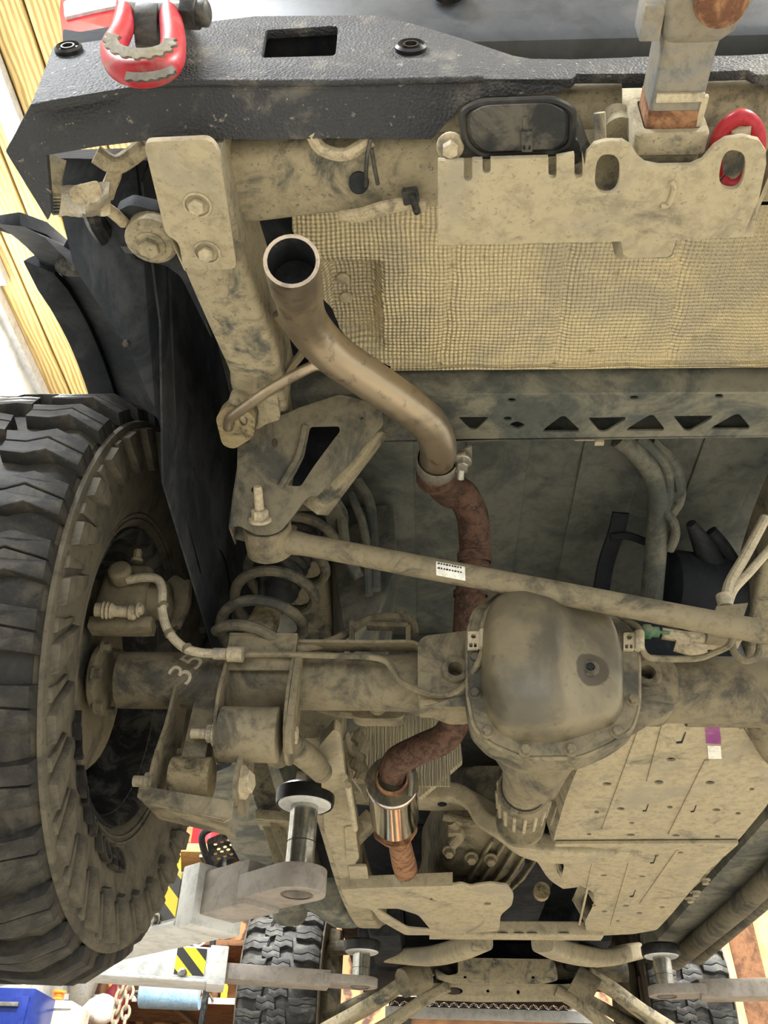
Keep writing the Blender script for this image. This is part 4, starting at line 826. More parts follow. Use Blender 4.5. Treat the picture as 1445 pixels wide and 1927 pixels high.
gb = part('gearbox', mb, 'axle', label='brown ribbed gearbox casing')
for k in range(5):
    x = g0.x-.03+k*.034; mb = MB().sweep([V((x+.05, .99, g0.z-.085)), V((x, 1.15, g0.z-.128)), V((x-.03, 1.38, g0.z-.11))], [(-.004, -.003), (.004, -.003), (.004, .010), (-.004, .010)]); part('casting_rib', mb, 'axle', gb, bevel=.002)
for x, y in ((887, 1612), (923, 1615), (845, 1600)):
    mb = MB().bolt(A(x, y, 'Y', 1.05), (0, -.6, -1), .012, .02); part('casing_bolt', mb, 'axle_light', gb)
mb = MB(); mb.tube(TP([(835, 1535, .95), (870, 1545, .95), (910, 1548, .95)], 'Y'), .012, 10, 4); mb.tube(TP([(850, 1545, .95), (865, 1570, .98), (850, 1590, 1.0)], 'Y'), .014, 10, 4); mb.box(A(855, 1560, 'Y', .97), .03, .03, .03); part('gearbox_linkage', mb, 'axle_light', gb)
mb = MB(); mb.lathe([(.022, 0), (.022, .03), (.016, .034)], A(1020, 1675, 'Y', 1.3), (0, 1, 0), 20); mb.lathe([(.008, -.004), (.008, 0)], A(1020, 1675, 'Y', 1.3), (0, 1, 0), 12); part('mount_bush', mb, 'mount_rubber', gb, 'rusty round mount')
mb = MB(); mb.plate(PP([(655, 1350), (860, 1330), (870, 1430), (790, 1500), (690, 1500), (640, 1430)], YP(.80)), (0, .03, 0)); fs_ = part('tunnel_shield', mb, 'waffle', label='ribbed heat shield behind the muffler pipe')
for k in range(22):
    x = 690+k*7.2; mb = MB().sweep([A(x, 1352, 'Y', .797), A(x+3, 1480, 'Y', .797)], [(-.004, -.003), (.004, -.003), (.004, .003), (-.004, .003)], up=(0, 1, 0)); part('shield_rib', mb, 'waffle', fs_)
mb = MB(); mb.tube(TP([(600, 1327, .12), (650, 1338, .12), (720, 1340, .12), (800, 1332, .12)], 'Y'), .012, 10, 4); mb.plate(PP(rp([(662, 1318), (762, 1318), (762, 1346), (748, 1352), (676, 1352), (662, 1346)], 8), YP(.08)), (0, .03, 0)); lbk = part('axle_snub_bracket', mb, 'axle', ax_o, bevel=.002)
mb = MB().bolt(A(711, 1330, 'Y', .078), (0, -1, -.3), .010, .014); part('snub_bolt', mb, 'axle_light', ax_o)
mb = MB()
for k, (x, y) in enumerate(((672, 1375), (678, 1400), (668, 1425), (676, 1450))): mb.tube(TP([(x-8, y-15, .5), (x+6, y, .5), (x, y+20, .5)], 'Y'), .014, 8, 3)
part('loom_drop', mb, 'wrap', label='dusty corrugated loom beside the rail')

# --- forward rail details
zb = -.006
for nm, pts, z in (('rail_cover', [(600, 1405), (628, 1372), (640, 1380), (655, 1500), (672, 1600), (664, 1660), (645, 1668), (610, 1560)], -.004),):
    mb = MB(); mb.plate(PP(rp(pts, 6), ZP(z)), (0, 0, .02)); rcv = part(nm, mb, 'tan', label='tan pressed plate along the frame rail', bevel=.002)
mb = MB(); mb.plate(PP(rp([(648, 1556), (668, 1556), (676, 1618), (652, 1622)], 6), ZP(-.008)), (0, 0, .006)); mb.plate(PP(rp([(655, 1630), (690, 1630), (694, 1660), (660, 1664)], 5), ZP(-.008)), (0, 0, .006)); part('rail_emboss', mb, 'tan', rcv, bevel=.0015)
for x0, y0, x1, y1 in ((642, 1372, 662, 1460), (650, 1376, 668, 1462), (655, 1478, 668, 1560), (648, 1462, 658, 1500)):
    mb = MB().tube([A(x0, y0, 'Y', .40), A(x1, y1, 'Y', .62)], .0065, 8); part('fuel_line', mb, 'clip', rcv)
mb = MB(); mb.plate(PP(rp([(545, 1328), (650, 1330), (640, 1372), (600, 1388), (552, 1392)], 8), YP(.30)), (0, .10, .02)); mb.plate(PP(ell(581, 1368, 8, 4.5), YP(.298)), (0, .004, 0)); part('link_mount', mb, 'tan_frame', label='tan frame mount ahead of the axle', bevel=.006)
mb = MB(); mb.plate(PP([(455, 1430), (500, 1425), (560, 1640), (520, 1640)], YP(.75)), (0, .02, 0)); mb.plate(PP([(480, 1522), (545, 1528), (545, 1545), (480, 1540)], YP(.70)), (0, .08, 0)); mb.plate(PP([(505, 1545), (522, 1545), (556, 1625), (540, 1632)], YP(.72)), (0, .05, 0)); part('body_outrigger', mb, 'tan_frame', label='tan body bracket outside the frame rail', bevel=.002)
mb = MB(); mb.loft([[V((-.82, .62, .20)), V((-.60, .62, .24)), V((-.60, .62, .44)), V((-.86, .62, .44))], [V((-.82, 2.3, .20)), V((-.60, 2.3, .24)), V((-.60, 2.3, .44)), V((-.86, 2.3, .44))]]); part('rocker_panel', mb, 'grey', label='dusty sill along the left side', bevel=.02)
mb = MB(); mb.loft([[V((.56, .62, .06)), V((.80, .62, .06)), V((.80, .62, .36)), V((.56, .62, .36))], [V((.56, 2.3, .08)), V((.78, 2.3, .08)), V((.78, 2.3, .36)), V((.56, 2.3, .36))]]); rk = part('rocker_panel', mb, 'grey', label='dusty sill along the right side', bevel=.02)
mb = MB().tube([V((.66, .5, .03)), V((.655, 1.4, .03)), V((.65, 2.2, .05))], .030, 14); mb.tube([V((.735, .5, .04)), V((.73, 2.2, .06))], .022, 12); part('sill_tube', mb, 'bracket', rk)

# --- fuel tank skid plates
pl = ZP(0)
def ov(cx, cy): return (980+cx/3.107, 1320+cy/3.107)
H1 = [(877, 340, 9, 3.6), (503, 483, 9, 3.2), (806, 472, 9, 3.4), (1106, 475, 9, 3.2), (443, 648, 5, 2.8), (583, 628, 8, 2.8), (871, 619, 5.5, 2.8), (1143, 635, 8, 2.8), (1270, 656, 5.5, 2.8), (648, 711, 5, 2.3), (398, 777, 4.5, 2.3), (644, 780, 7.5, 2.4), (906, 784, 7.5, 2.4), (1149, 790, 5.5, 2.6), (1350, 513, 5, 2.6)]
H2 = [(447, 874, 7, 1.9), (687, 881, 7, 1.9), (931, 884, 6.5, 1.9), (793, 902, 4.5, 2), (484, 1018, 6.5, 2), (709, 1023, 6.5, 2), (429, 1194, 3.6, 2), (488, 1228, 5.5, 1.9), (614, 1195, 6, 2), (692, 1238, 6, 2), (825, 1204, 5.5, 2), (565, 1284, 4, 1.6)]
hol = lambda L: [PP(ell(*ov(x, y), a, b, 0, 14), pl) for x, y, a, b in L]
o1 = [(1040, 1585), (1065, 1500), (1095, 1425), (1140, 1385), (1205, 1350), (1420, 1345), (1462, 1440), (1470, 1475), (1440, 1520), (1388, 1583), (1220, 1584)]
o2 = [(1040, 1592), (1388, 1590), (1330, 1640), (1262, 1722), (1236, 1750), (1190, 1758), (1105, 1762), (1100, 1735), (1118, 1700), (1118, 1680), (1095, 1668), (1056, 1652), (1062, 1630)]
mb = MB(); mb.plate(PP(rp(o1, 8), pl), (0, 0, .005), hol(H1))
tk = part('tank_skid', mb, 'tan', label='broad tan tank skid plate punched with drain holes', bevel=.001)
mb = MB(); mb.plate(PP(rp(o2, 6), pl), (0, 0, .005), hol(H2)); tk2 = part('tank_skid', mb, 'tan', label='second tan skid plate with notched corner', bevel=.001)
mb = MB(); mb.plate([p+V((0, 0, .006)) for p in PP(shrink(o1, .985), pl)], (0, 0, .18)); part('fuel_tank', mb, 'dark', label='black fuel tank above the skid plate')
mb = MB(); mb.plate([p+V((0, 0, .006)) for p in PP(shrink(o2, .96), pl)], (0, 0, .16)); part('skid_shade_slab', mb, 'dark', tk2)  # dark slab put in as the shade above the second skid
def wall(pts, h, lean, parent, nm='side_wall'):
    mb = MB()
    for i in range(len(pts)-1):
        a, b = A(*pts[i], 'Z', 0), A(*pts[i+1], 'Z', 0); mb.plate([a, b, b+V(lean)+V((0, 0, h)), a+V(lean)+V((0, 0, h))], (0, .003, .0))
    part(nm, mb, 'tan_frame', parent)
wall([(1040, 1585), (1065, 1500), (1095, 1425)], .16, (-.035, 0, 0), tk); wall([(1388, 1583), (1440, 1520), (1470, 1475), (1462, 1440)], .12, (.03, 0, 0), tk); wall([(1236, 1750), (1262, 1722), (1330, 1640), (1388, 1590)], .06, (.05, 0, 0), tk2)
wall([(1056, 1652), (1040, 1592)], .06, (-.03, 0, 0), tk2); wall([(1100, 1735), (1118, 1700), (1118, 1680)], .06, (-.03, 0, 0), tk2)
mb = MB(); mb.sweep([A(1044, 1588, 'Z', -.006), A(1388, 1586, 'Z', -.006)], [(-.010, -.004), (.010, -.004), (.010, .004), (-.010, .004)]); part('seam_rib', mb, 'tan', tk, bevel=.002)
for (x, y, par) in ((935, 220, tk), (728, 628, tk), (1008, 632, tk), (535, 930, tk2), (772, 932, tk2), (652, 1128, tk2)):
    k = 1.0 if y < 500 else .62; px_, py_ = ov(x, y); mb = MB(); mb.plate(PP([(px_+8*k, py_-12*k), (px_+10*k, py_-12*k), (px_+3*k, py_+8*k), (px_-8*k, py_+9*k), (px_-8*k, py_+6*k), (px_+1*k, py_+5*k)], ZP(-.0012)), (0, 0, .002)); part('drain_slot', mb, 'dark', par)
for x0, y0, x1, y1 in ((1205, 1370, 1135, 1560), (1250, 1360, 1220, 1470), (1330, 1430, 1260, 1570), (1395, 1370, 1440, 1440)):
    mb = MB().sweep([A(x0, y0, 'Z', -.001), A(x1, y1, 'Z', -.001)], [(-.004, -.002), (.004, -.002), (.004, .002), (-.004, .002)]); part('stiffening_rib', mb, 'tan', tk, bevel=.0015)
for x0, y0, x1, y1 in ((1120, 1605, 1090, 1740), (1190, 1605, 1150, 1740), (1275, 1600, 1205, 1700)):
    mb = MB().sweep([A(x0, y0, 'Z', -.001), A(x1, y1, 'Z', -.001)], [(-.003, -.0015), (.003, -.0015), (.003, .0015), (-.003, .0015)]); part('stiffening_rib', mb, 'tan', tk2, bevel=.001)
mb = MB(); mb.plate(PP([(1326, 1350), (1352, 1350), (1357, 1401), (1329, 1399)], ZP(-.0015)), (0, 0, .001)); part('purple_tape', mb, 'purple', tk, 'purple tape stuck to the skid plate')
mb = MB(); mb.plate(PP([(1331, 1403), (1356, 1404), (1358, 1428), (1333, 1428)], ZP(-.0015)), (0, 0, .001)); part('blank_label', mb, 'white', tk, 'small white label below the tape')
mb = MB(); mb.tube([A(1290, 1349, 'Y', .10), A(1460, 1352, 'Y', .10)], .016, 12); mb.tube([A(1425, 1350, 'Y', .12), A(1445, 1400, 'Y', .2), A(1470, 1430, 'Y', .3)], .022, 12, 4); part('sway_bar', mb, 'axle', label='thin bar ahead of the axle tube')
for x, y, y2 in ((1048, 1530, 1560), (1040, 1588, 1622)):
    mb = MB(); mb.plate(PP(rp([(x-2, y-12), (x+12, y-10), (x+2, y2-10), (x-14, y2-4)], 4), ZP(.02)), (0, 0, .03)); part('skid_tab', mb, 'tan', tk, bevel=.003)
mb = MB(); mb.sweep([A(1010, 1602, 'Z', .02), A(1030, 1620, 'Z', .02), A(1050, 1650, 'Z', .02), A(1075, 1668, 'Z', .02)], rp([(-.025, -.004), (.025, -.004), (.025, .004), (-.025, .004)], .003), sm=4); part('skid_arm', mb, 'tan', tk)
for x, y in ((1350, 1600), (1318, 1655), (1300, 1678), (1290, 1690)): mb = MB().bolt(A(x+8, y, 'Z', .03), (0, 0, -1), .010, .012); part('skid_bolt', mb, 'tan', tk2)

# --- gearbox skid and front suspension
pl = ZP(-.03)
o = [(641, 1673), (700, 1672), (852, 1665), (868, 1662), (884, 1668), (905, 1664), (922, 1662), (955, 1666), (967, 1684), (963, 1704), (942, 1722), (939, 1752), (842, 1760), (763, 1760), (738, 1746), (714, 1732), (700, 1712), (655, 1704)]
h = [(707, 1710), (749, 1710), (787, 1722), (811, 1750), (766, 1746), (738, 1729)]
mb = MB(); mb.plate(PP(rp(o, 6), pl), (0, 0, .005), [PP(rp(h, 6), pl), PP(ell(917, 1701, 7, 2.5), pl), PP(ell(811, 1692, 3, 1.5), pl)])
gs = part('gearbox_skid', mb, 'tan', label='tan skid plate with a long oval cutout under the gearbox', bevel=.0015)
mb = MB(); mb.tube([AP(x, y, pl) for x, y in ((840, 1715), (900, 1718), (912, 1735), (880, 1755))], .005, 6, 5); part('skid_emboss', mb, 'tan', gs); mb = MB(); mb.plate([AP(641, 1673, pl), AP(852, 1665, pl), AP(852, 1665, pl)+V((0, .0, .03)), AP(641, 1673, pl)+V((0, .0, .03))], (0, .004, 0)); part('skid_fold', mb, 'tan', gs)
mb = MB(); a, b = A(840, 1756, 'Y', 1.62), A(1110, 1758, 'Y', 1.62); mb.sweep([a+(a-b)*.12, b+(b-a)*.08], rp([(-.03, -.012), (.03, -.012), (.03, .03), (-.03, .03)], .006)); fx_ = part('front_crossmember', mb, 'tan', label='tan slotted crossmember between the front arms')
for x in (880, 945, 975, 1000, 1060): mb = MB(); mb.plate(PP(ell(x, 1757, 12, 2), ZP(A(x, 1757, 'Y', 1.60).z-.001)), (0, 0, .001)); part('slot_hole', mb, 'dark', fx_)
for sgn, pts, lb in ((-1, [(908, 1768), (860, 1788), (800, 1800), (720, 1795)], 'tan left front control arm'), (1, [(1020, 1772), (1060, 1790), (1130, 1802), (1195, 1790)], 'tan right front control arm')):
    mb = MB().sweep([A(x, y, 'Y', Y) for (x, y), Y in zip(pts, (1.75, 1.95, 2.2, 2.5))], rp([(-.035, -.03), (.035, -.03), (.035, .03), (-.035, .03)], .02), sm=4); part('control_arm', mb, 'tan', label=lb+' near the pads')
for pts, lb in (([(810, 1822), (760, 1850), (700, 1890), (600, 1945)], 'long tan strut running to the left front wheel'), ([(1100, 1830), (1150, 1860), (1210, 1905), (1300, 1960)], 'long tan strut running to the right front wheel')):
    mb = MB().sweep([A(x, y, 'Y', Y) for (x, y), Y in zip(pts, (2.45, 2.5, 2.55, 2.7))], rp([(-.028, -.022), (.028, -.022), (.028, .022), (-.028, .022)], .012), sm=4)
    q = [(x+(35 if x < 960 else -55), y+34) for x, y in pts]; mb.sweep([A(x, y, 'Y', Y) for (x, y), Y in zip(q, (2.5, 2.52, 2.57, 2.7))], rp([(-.022, -.02), (.022, -.02), (.022, .02), (-.022, .02)], .012), sm=4); part('control_arm', mb, 'tan_frame', label=lb)
mb = MB(); mb.plate(PP(rp([(862, 1802), (1042, 1805), (1048, 1828), (1050, 1845), (1015, 1852), (850, 1850), (822, 1840), (818, 1822), (842, 1836), (862, 1832)], 6), YP(2.4)), (0, .35, .05), [PP(ell(875, 1839, 3, 2.5), YP(2.4)), PP(ell(1003, 1839, 3, 2.5), YP(2.4))])
fs2 = part('front_skid', mb, 'tan_frame', label='folded front skid plate in the middle of the nose', bevel=.004)
mb = MB(); mb.plate(PP(rp([(785, 1850), (1060, 1852), (1110, 1848), (1085, 1885), (900, 1886), (800, 1882), (762, 1866)], 6), YP(2.5)), (0, .3, .05), [PP(ell(853, 1865, 18, 7), YP(2.5)), PP(ell(918, 1865, 3, 3), YP(2.5)), PP(ell(975, 1867, 3, 4), YP(2.5))]); part('steering_guard', mb, 'tan', fs2, 'lower tan guard plate', bevel=.004)
mb = MB(); mb.tube([A(758, 1850, 'Y', 2.35), A(800, 1835, 'Y', 2.4)], .05, 14); mb.tube([A(1080, 1840, 'Y', 2.4), A(1120, 1868, 'Y', 2.4)], .05, 14); mb.tube([A(770, 1815, 'Y', 2.6), A(860, 1825, 'Y', 2.6)], .035, 12); mb.tube([A(1040, 1825, 'Y', 2.6), A(1180, 1830, 'Y', 2.6)], .035, 12); part('arm_bush', mb, 'axle', fs2)
mb = MB(); mb.box((-.05, 2.9, .20), .9, .5, .25); mb.box((-.36, 2.3, .14), .12, .5, .14); mb.box((.36, 2.3, .14), .12, .5, .14); part('front_cradle', mb, 'dark', label='front cradle coloured black for the deep shade above the skid plates', bevel=.03)  # cradle coloured black to paint in the shade of the nose
for sx in (-1, 1):
    mb = MB(); x = .63*sx; mb.loft([[V((x+.05*math.cos(k*PI/4), 3.0+.06*math.sin(k*PI/4), z)) for k in range(8)] for z in (-.15, .0, .15, .3)]); mb.tube([V((x, 2.95, .22)), V((.36*sx, 2.75, .20))], .03, 10); mb.tube([V((x, 2.9, -.05)), V((.40*sx, 2.72, .02))], .022, 10); mb.lathe([(.16, 0), (.16, .02), (.09, .03)], (x+.06*sx, 3.04, 0), (sx, 0, 0), 28); part('steering_knuckle', mb, 'axle', label='dusty %s front knuckle and arms' % ('left' if sx < 0 else 'right'), bevel=.004)
mb = MB(); mb.loft([bx(A(555, 1655, 'Y', 1.75).x, A(555, 1655, 'Y', 1.75).z+.03, .07, .06, 1.7), bx(A(545, 1680, 'Y', 1.9).x, A(545, 1690, 'Y', 1.9).z, .06, .08, 1.95)]); mb.loft([bx(A(610, 1690, 'Y', 1.7).x, A(610, 1690, 'Y', 1.7).z, .06, .05, 1.65, .03), bx(A(650, 1715, 'Y', 1.7).x, A(650, 1715, 'Y', 1.7).z, .05, .04, 1.75, .03)]); part('body_mount', mb, 'grey', label='dusty front body mount by the left tyre', bevel=.006)

# --- tyres
HALF = [(0, .424), (.10, .424), (.130, .420), (.148, .404), (.154, .396), (.158, .404), (.1635, .402), (.165, .392), (.1645, .37), (.162, .33), (.155, .29), (.146, .262), (.138, .240), (.128, .232), (.122, .222), (.112, .216)]
prof = [(r, -x) for x, r in reversed(HALF)]+[(r, x) for x, r in HALF[1:]]
NP = 30; PIT = 2*PI/NP; RT = .4455
def rtop(x): return RT-.016*max(0, (abs(x)-.118)/.03)**1.5
def tread(polys, name, mat, base=.418):
    mb = MB()
    for poly, top in polys:
        n = len(poly); bot = []; up = []
        cs = sum(p[0] for p in poly)/n; cx = sum(p[1] for p in poly)/n
        for s_, x in poly:
            for lst, k, r in ((bot, 1.10, base-.004 if abs(x) < .13 else base-.016), (up, .97, rtop(x)-top)):
                a = (cs+(s_-cs)*k)/RT; xx = cx+(x-cx)*(1+(k-1)*.4); lst.append(V((xx, r*math.sin(a), r*math.cos(a))))
        mb.loft([bot, up])
    me = mb.mesh(name, .0012); me.materials.append(mat); return me
def split(pts_lo, mid, pts_hi, g=.0011):
    """two halves of a block either side of a zigzag sipe, over a common core"""
    a = [(s_, x) for s_, x in pts_lo]+[(s_-g, x) for s_, x in reversed(mid)]; b = [(s_+g, x) for s_, x in mid]+[(s_, x) for s_, x in reversed(pts_hi)]
    core = [(s_*.94, x) for s_, x in pts_lo]+[(s_*.94, x) for s_, x in reversed(pts_hi)]
    return [(a, 0), (b, 0), (core, .007)]
sh_lo = [(-.029, .156), (-.025, .118), (-.033, .092), (-.026, .056)]; sh_mid = [(-.002, .156), (.004, .112), (-.006, .086), (-.002, .056)]; sh_hi = [(.026, .156), (.028, .116), (.019, .090), (.024, .048)]
ce_lo = [(-.030, .046), (-.022, .020), (-.032, -.002), (-.020, -.028)]; ce_mid = [(-.005, .044), (.004, .016), (-.008, -.006), (.002, -.030)]; ce_hi = [(.016, .040), (.026, .016), (.016, -.008), (.024, -.026)]
flip = lambda L: [(s_, -x) for s_, x in L]
def make_treads(tag_, mat, side):
    return {'sh_i': tread(split(sh_lo, sh_mid, sh_hi), 'tread_block', mat), 'ce_i': tread(split(ce_lo, ce_mid, ce_hi), 'tread_block', mat), 'sh_o': tread(split(flip(sh_lo), flip(sh_mid), flip(sh_hi)), 'tread_block', mat), 'ce_o': tread(split([(s_, x-.045) for s_, x in ce_lo], [(s_, x-.045) for s_, x in ce_mid], [(s_, x-.045) for s_, x in ce_hi]), 'tread_block', mat)}
def lug_mesh(polys, name, mat, sx):
    mb = MB()
    def xs(r):   # carcass half-width at radius r
        for (x0, r0), (x1, r1) in zip(HALF[6:], HALF[7:]):
            if r1 <= r <= r0: return x0+(x1-x0)*(r0-r)/(r0-r1)
        return .1635
    for poly, h in polys:
        n = len(poly); cs = sum(p[0] for p in poly)/n; cr = sum(p[1] for p in poly)/n; bot, up = [], []
        for s_, r in poly:
            bot.append(V((sx*(xs(r)-.004), r*math.sin(s_/.36), r*math.cos(s_/.36)))); s2 = cs+(s_-cs)*.90; r2 = cr+(r-cr)*.95
            up.append(V((sx*(xs(r2)+h), r2*math.sin(s2/.36), r2*math.cos(s2/.36))))
        mb.loft([bot, up])
    me = mb.mesh(name, .0012); me.materials.append(mat); return me
LUG = [([(-.046, .392), (-.012, .394), (.002, .372), (.012, .350), (.026, .330), (.010, .324), (-.006, .336), (-.018, .352), (-.034, .370)], .011)]
LUG2 = [([(.000, .393), (.018, .393), (.022, .370), (.034, .340), (.028, .335), (.014, .362)], .005)]
def tyre(name, c, mats, label, side, text=None, phase=0., lugs=True):
    mb = MB().lathe(prof, (0, 0, 0), (1, 0, 0), 120, False); o = mb.build(name, M[mats[1]], truck, label, smooth=50); o.location = c
    mb = MB().lathe([(.4035, -.1505), (.4060, -.149), (.4220, -.131), (.4260, -.10), (.4260, .10), (.4220, .131), (.4060, .149), (.4035, .1505)], (0, 0, 0), (1, 0, 0), 120, False); mb.build('tread_base', M[mats[0]], o)
    me = make_treads('', M[mats[0]], side)
    for k in range(NP):
        for j, key in enumerate(('sh_i', 'ce_i', 'ce_o', 'sh_o')):
            inst('tread_block', me[key], o, (0, 0, 0), (phase+k*PIT+PIT*(0, .42, .92, .5)[j]*1.0, 0, 0))
    if lugs:
        l1, l2 = lug_mesh(LUG, 'sidewall_lug', M[mats[1]], side), lug_mesh(LUG2, 'sidewall_lug', M[mats[1]], side)
        for k in range(NP):
            inst('sidewall_lug', l1, o, (0, 0, 0), (phase+k*PIT, 0, 0)); inst('sidewall_lug', l2, o, (0, 0, 0), (phase+k*PIT, 0, 0))
        mb = MB()
        for r, x in ((.2475, .1415), (.256, .1445)): mb.tube([V((side*x, r*math.cos(a*PI/36), r*math.sin(a*PI/36))) for a in range(72)], .0018, 6, 0, True)
        part('sidewall_ring', mb, mats[1], o)
    if text:
        vs, fs = text_mesh(text, .050, .0015); mb = MB(); r0 = .279
        pts = []
        for p in vs:
            r = r0+p.y; a = math.radians(-108)-p.x/r0*1.1     # tops of the letters towards the tread
            pts.append(V((side*(.150+(r-.262)*.34+(.0060 if p.z > 0 else -.003)), r*math.cos(a), r*math.sin(a))))
        mb.add(pts, fs); part('sidewall_lettering', mb, mats[0], o, 'raised moulded lettering')
    return o
t1 = tyre('rear_tyre', (-.822, 0, 0), ('rubber', 'rubber_side'), 'large dusty mud-terrain rear tyre with deep tread blocks', 1, 'GEOLANDAR', .05)
for sx, nm in ((-1, 'left'), (1, 'right')): tyre('front_tyre', (.80*sx, 3.04, .0), ('rubber_front', 'rubber_side'), '%s front mud-terrain tyre' % nm, -sx, None, .02, False)
mb = MB().lathe([(.236, .130), (.232, .137), (.222, .128), (.214, .105), (.212, .03), (.205, -.06), (.20, -.075), (.05, -.085)], (-.822, 0, 0), (1, 0, 0), 72, False)
part('rear_wheel', mb, 'black', label='dusty black wheel rim inside the rear tyre')
for sx in (-1, 1):
    mb = MB().lathe([(.236, .130), (.232, .137), (.222, .128), (.214, .105), (.212, .0), (.05, -.03)], (.80*sx, 3.04, 0), (-sx, 0, 0), 48, False); part('front_wheel', mb, 'black', label='%s front wheel rim' % ('left' if sx < 0 else 'right'))

# ------------------------------------------------------------------ shackles, ball mount
Y = -.905
t = thing('shackle', 'large red bow shackle with toothed silver ring on the bumper tab', 'shackle', (0, 0, 0), 'red recovery shackles')
mb = MB(); mb.tube([A(x, y, 'Y', yy) for x, y, yy in ((240, -12, Y), (238, 20, Y), (228, 60, Y), (213, 92, Y-.004), (222, 122, Y-.006), (252, 136, Y-.008), (290, 134, Y-.008), (318, 118, Y-.006), (326, 84, Y-.002), (322, 40, Y), (316, -12, Y))], [.0105, .0105, .0115, .0125, .0125, .0115, .0105], 16, 6); mb.build('bow', M['red'], t)
c0, c1 = A(230, 20, 'Y', Y), A(345, 24, 'Y', Y)
mb = MB().cyl(c0, c1, .0105); mb.build('pin', M['steel'], t)
d = (c1-c0).normalized(); mb = MB().lathe([(.016, 0), (.016, .014), (.013, .016)], c1, d, 6); mb.lathe([(.012, .014), (.012, .024), (.008, .026)], c1, d, 20); mb.build('pin_head', M['black'], t, 'black hexagonal pin end', bevel=.0015)
outer, inner = [], []
for k in range(61):
    a = math.radians(150+k*(205/60)); a = 2*PI-a+PI*0; rr = 1.0 if (k//3) % 2 else 1.10
    outer.append((262-64*rr*math.cos(math.radians(-28+k*3.6)), 76+31*rr*math.sin(math.radians(-28+k*3.6)))); inner.append((264-44*math.cos(math.radians(-28+k*3.6)), 74+16*math.sin(math.radians(-28+k*3.6))))
pl = (A(262, 90, 'Y', Y-.032), V((0, -.75, -.66)).normalized())
mb = MB().plate(PP(outer+inner[::-1], pl), (0, .004, .004)); mb.build('toothed_ring', M['zinc'], t, 'bare metal toothed ring', bevel=.0006)
lowr = [(262-80*math.cos(math.radians(70+k*3.4))*(1 if (k//2) % 2 else 1.04), 112+38*math.sin(math.radians(70+k*3.4))*(1 if (k//2) % 2 else 1.06)) for k in range(24)]
mb = MB().plate(PP(lowr+[(262-72*math.cos(math.radians(70+k*3.4)), 106+30*math.sin(math.radians(70+k*3.4))) for k in range(23, -1, -1)], (pl[0]+V((0, .006, .004)), pl[1])), (0, .004, .004)); mb.build('toothed_ring', M['steel'], t)
t = thing('shackle', 'small red shackle looped through the far oval hole of the hitch plate', 'shackle', (0, 0, 0), 'red recovery shackles')
mb = MB(); mb.tube([A(x, y, 'Z', z) for x, y, z in ((1345, 330, .128), (1345, 290, .130), (1358, 248, .130), (1392, 221, .130), (1418, 236, .130), (1426, 270, .128), (1418, 310, .124), (1396, 345, .120), (1372, 352, .120), (1355, 340, .124))], .0075, 14, 5); mb.build('bow', M['red'], t)
t = thing('ball_mount', 'scuffed steel ball mount with rusty shank sticking out of the receiver', 'hitch')
cx = .012
def sq(h, y, dx=0, dz=0, r=.005): return [V((cx+dx+p[0], y, .150+dz+p[1])) for p in rp([(-h, -h), (h, -h), (h, h), (-h, h)], r, 3)]
mb = MB().loft([sq(.0235, -.76), sq(.0235, -.905, .0, 0), sq(.0240, -.925, .001, .0)]); mb.build('shank', M['hitch'], t)
mb = MB().loft([sq(.0238, -.836), sq(.0240, -.855)]); mb.build('rusty_band', M['orange_rust'], t, 'orange rusted band on the shank')
mb = MB(); mb.sweep([V((cx-.020, -.868, .1255)), V((cx+.022, -.868, .1255))], [(-.004, -.002), (.004, -.002), (.004, .003), (-.004, .003)]); mb.sweep([V((cx+.0235, -.868, .128)), V((cx+.0235, -.838, .130))], [(-.003, -.003), (.003, -.003), (.003, .003), (-.003, .003)]); mb.build('weld_ledge', M['clip'], t, bevel=.001)
mb = MB().loft([[V((cx+dx+p[0], y, .150+dz+p[1])) for p in rp([(-w, -h), (w, -h), (w, h), (-w, h)], .008, 3)] for y, w, h, dx, dz in ((-.915, .024, .024, .001, 0), (-.925, .030, .028, .004, 0), (-.955, .037, .030, .007, 0), (-1.00, .040, .030, .010, 0), (-1.06, .034, .028, .010, 0))]); mb.build('tongue', M['hitch'], t, bevel=.002)
mb = MB().box((cx-.036, -.932, .140), .018, .030, .030); mb.build('pin_lug', M['hitch'], t, bevel=.003)
mb = MB().lathe([(.020, 0), (.022, .004), (.020, .012), (.010, .016)], A(1356, -6, 'Z', .119), (0, 0, -1), 24); mb.build('ball_nut', M['orange_rust'], t, 'reddish ball nut')

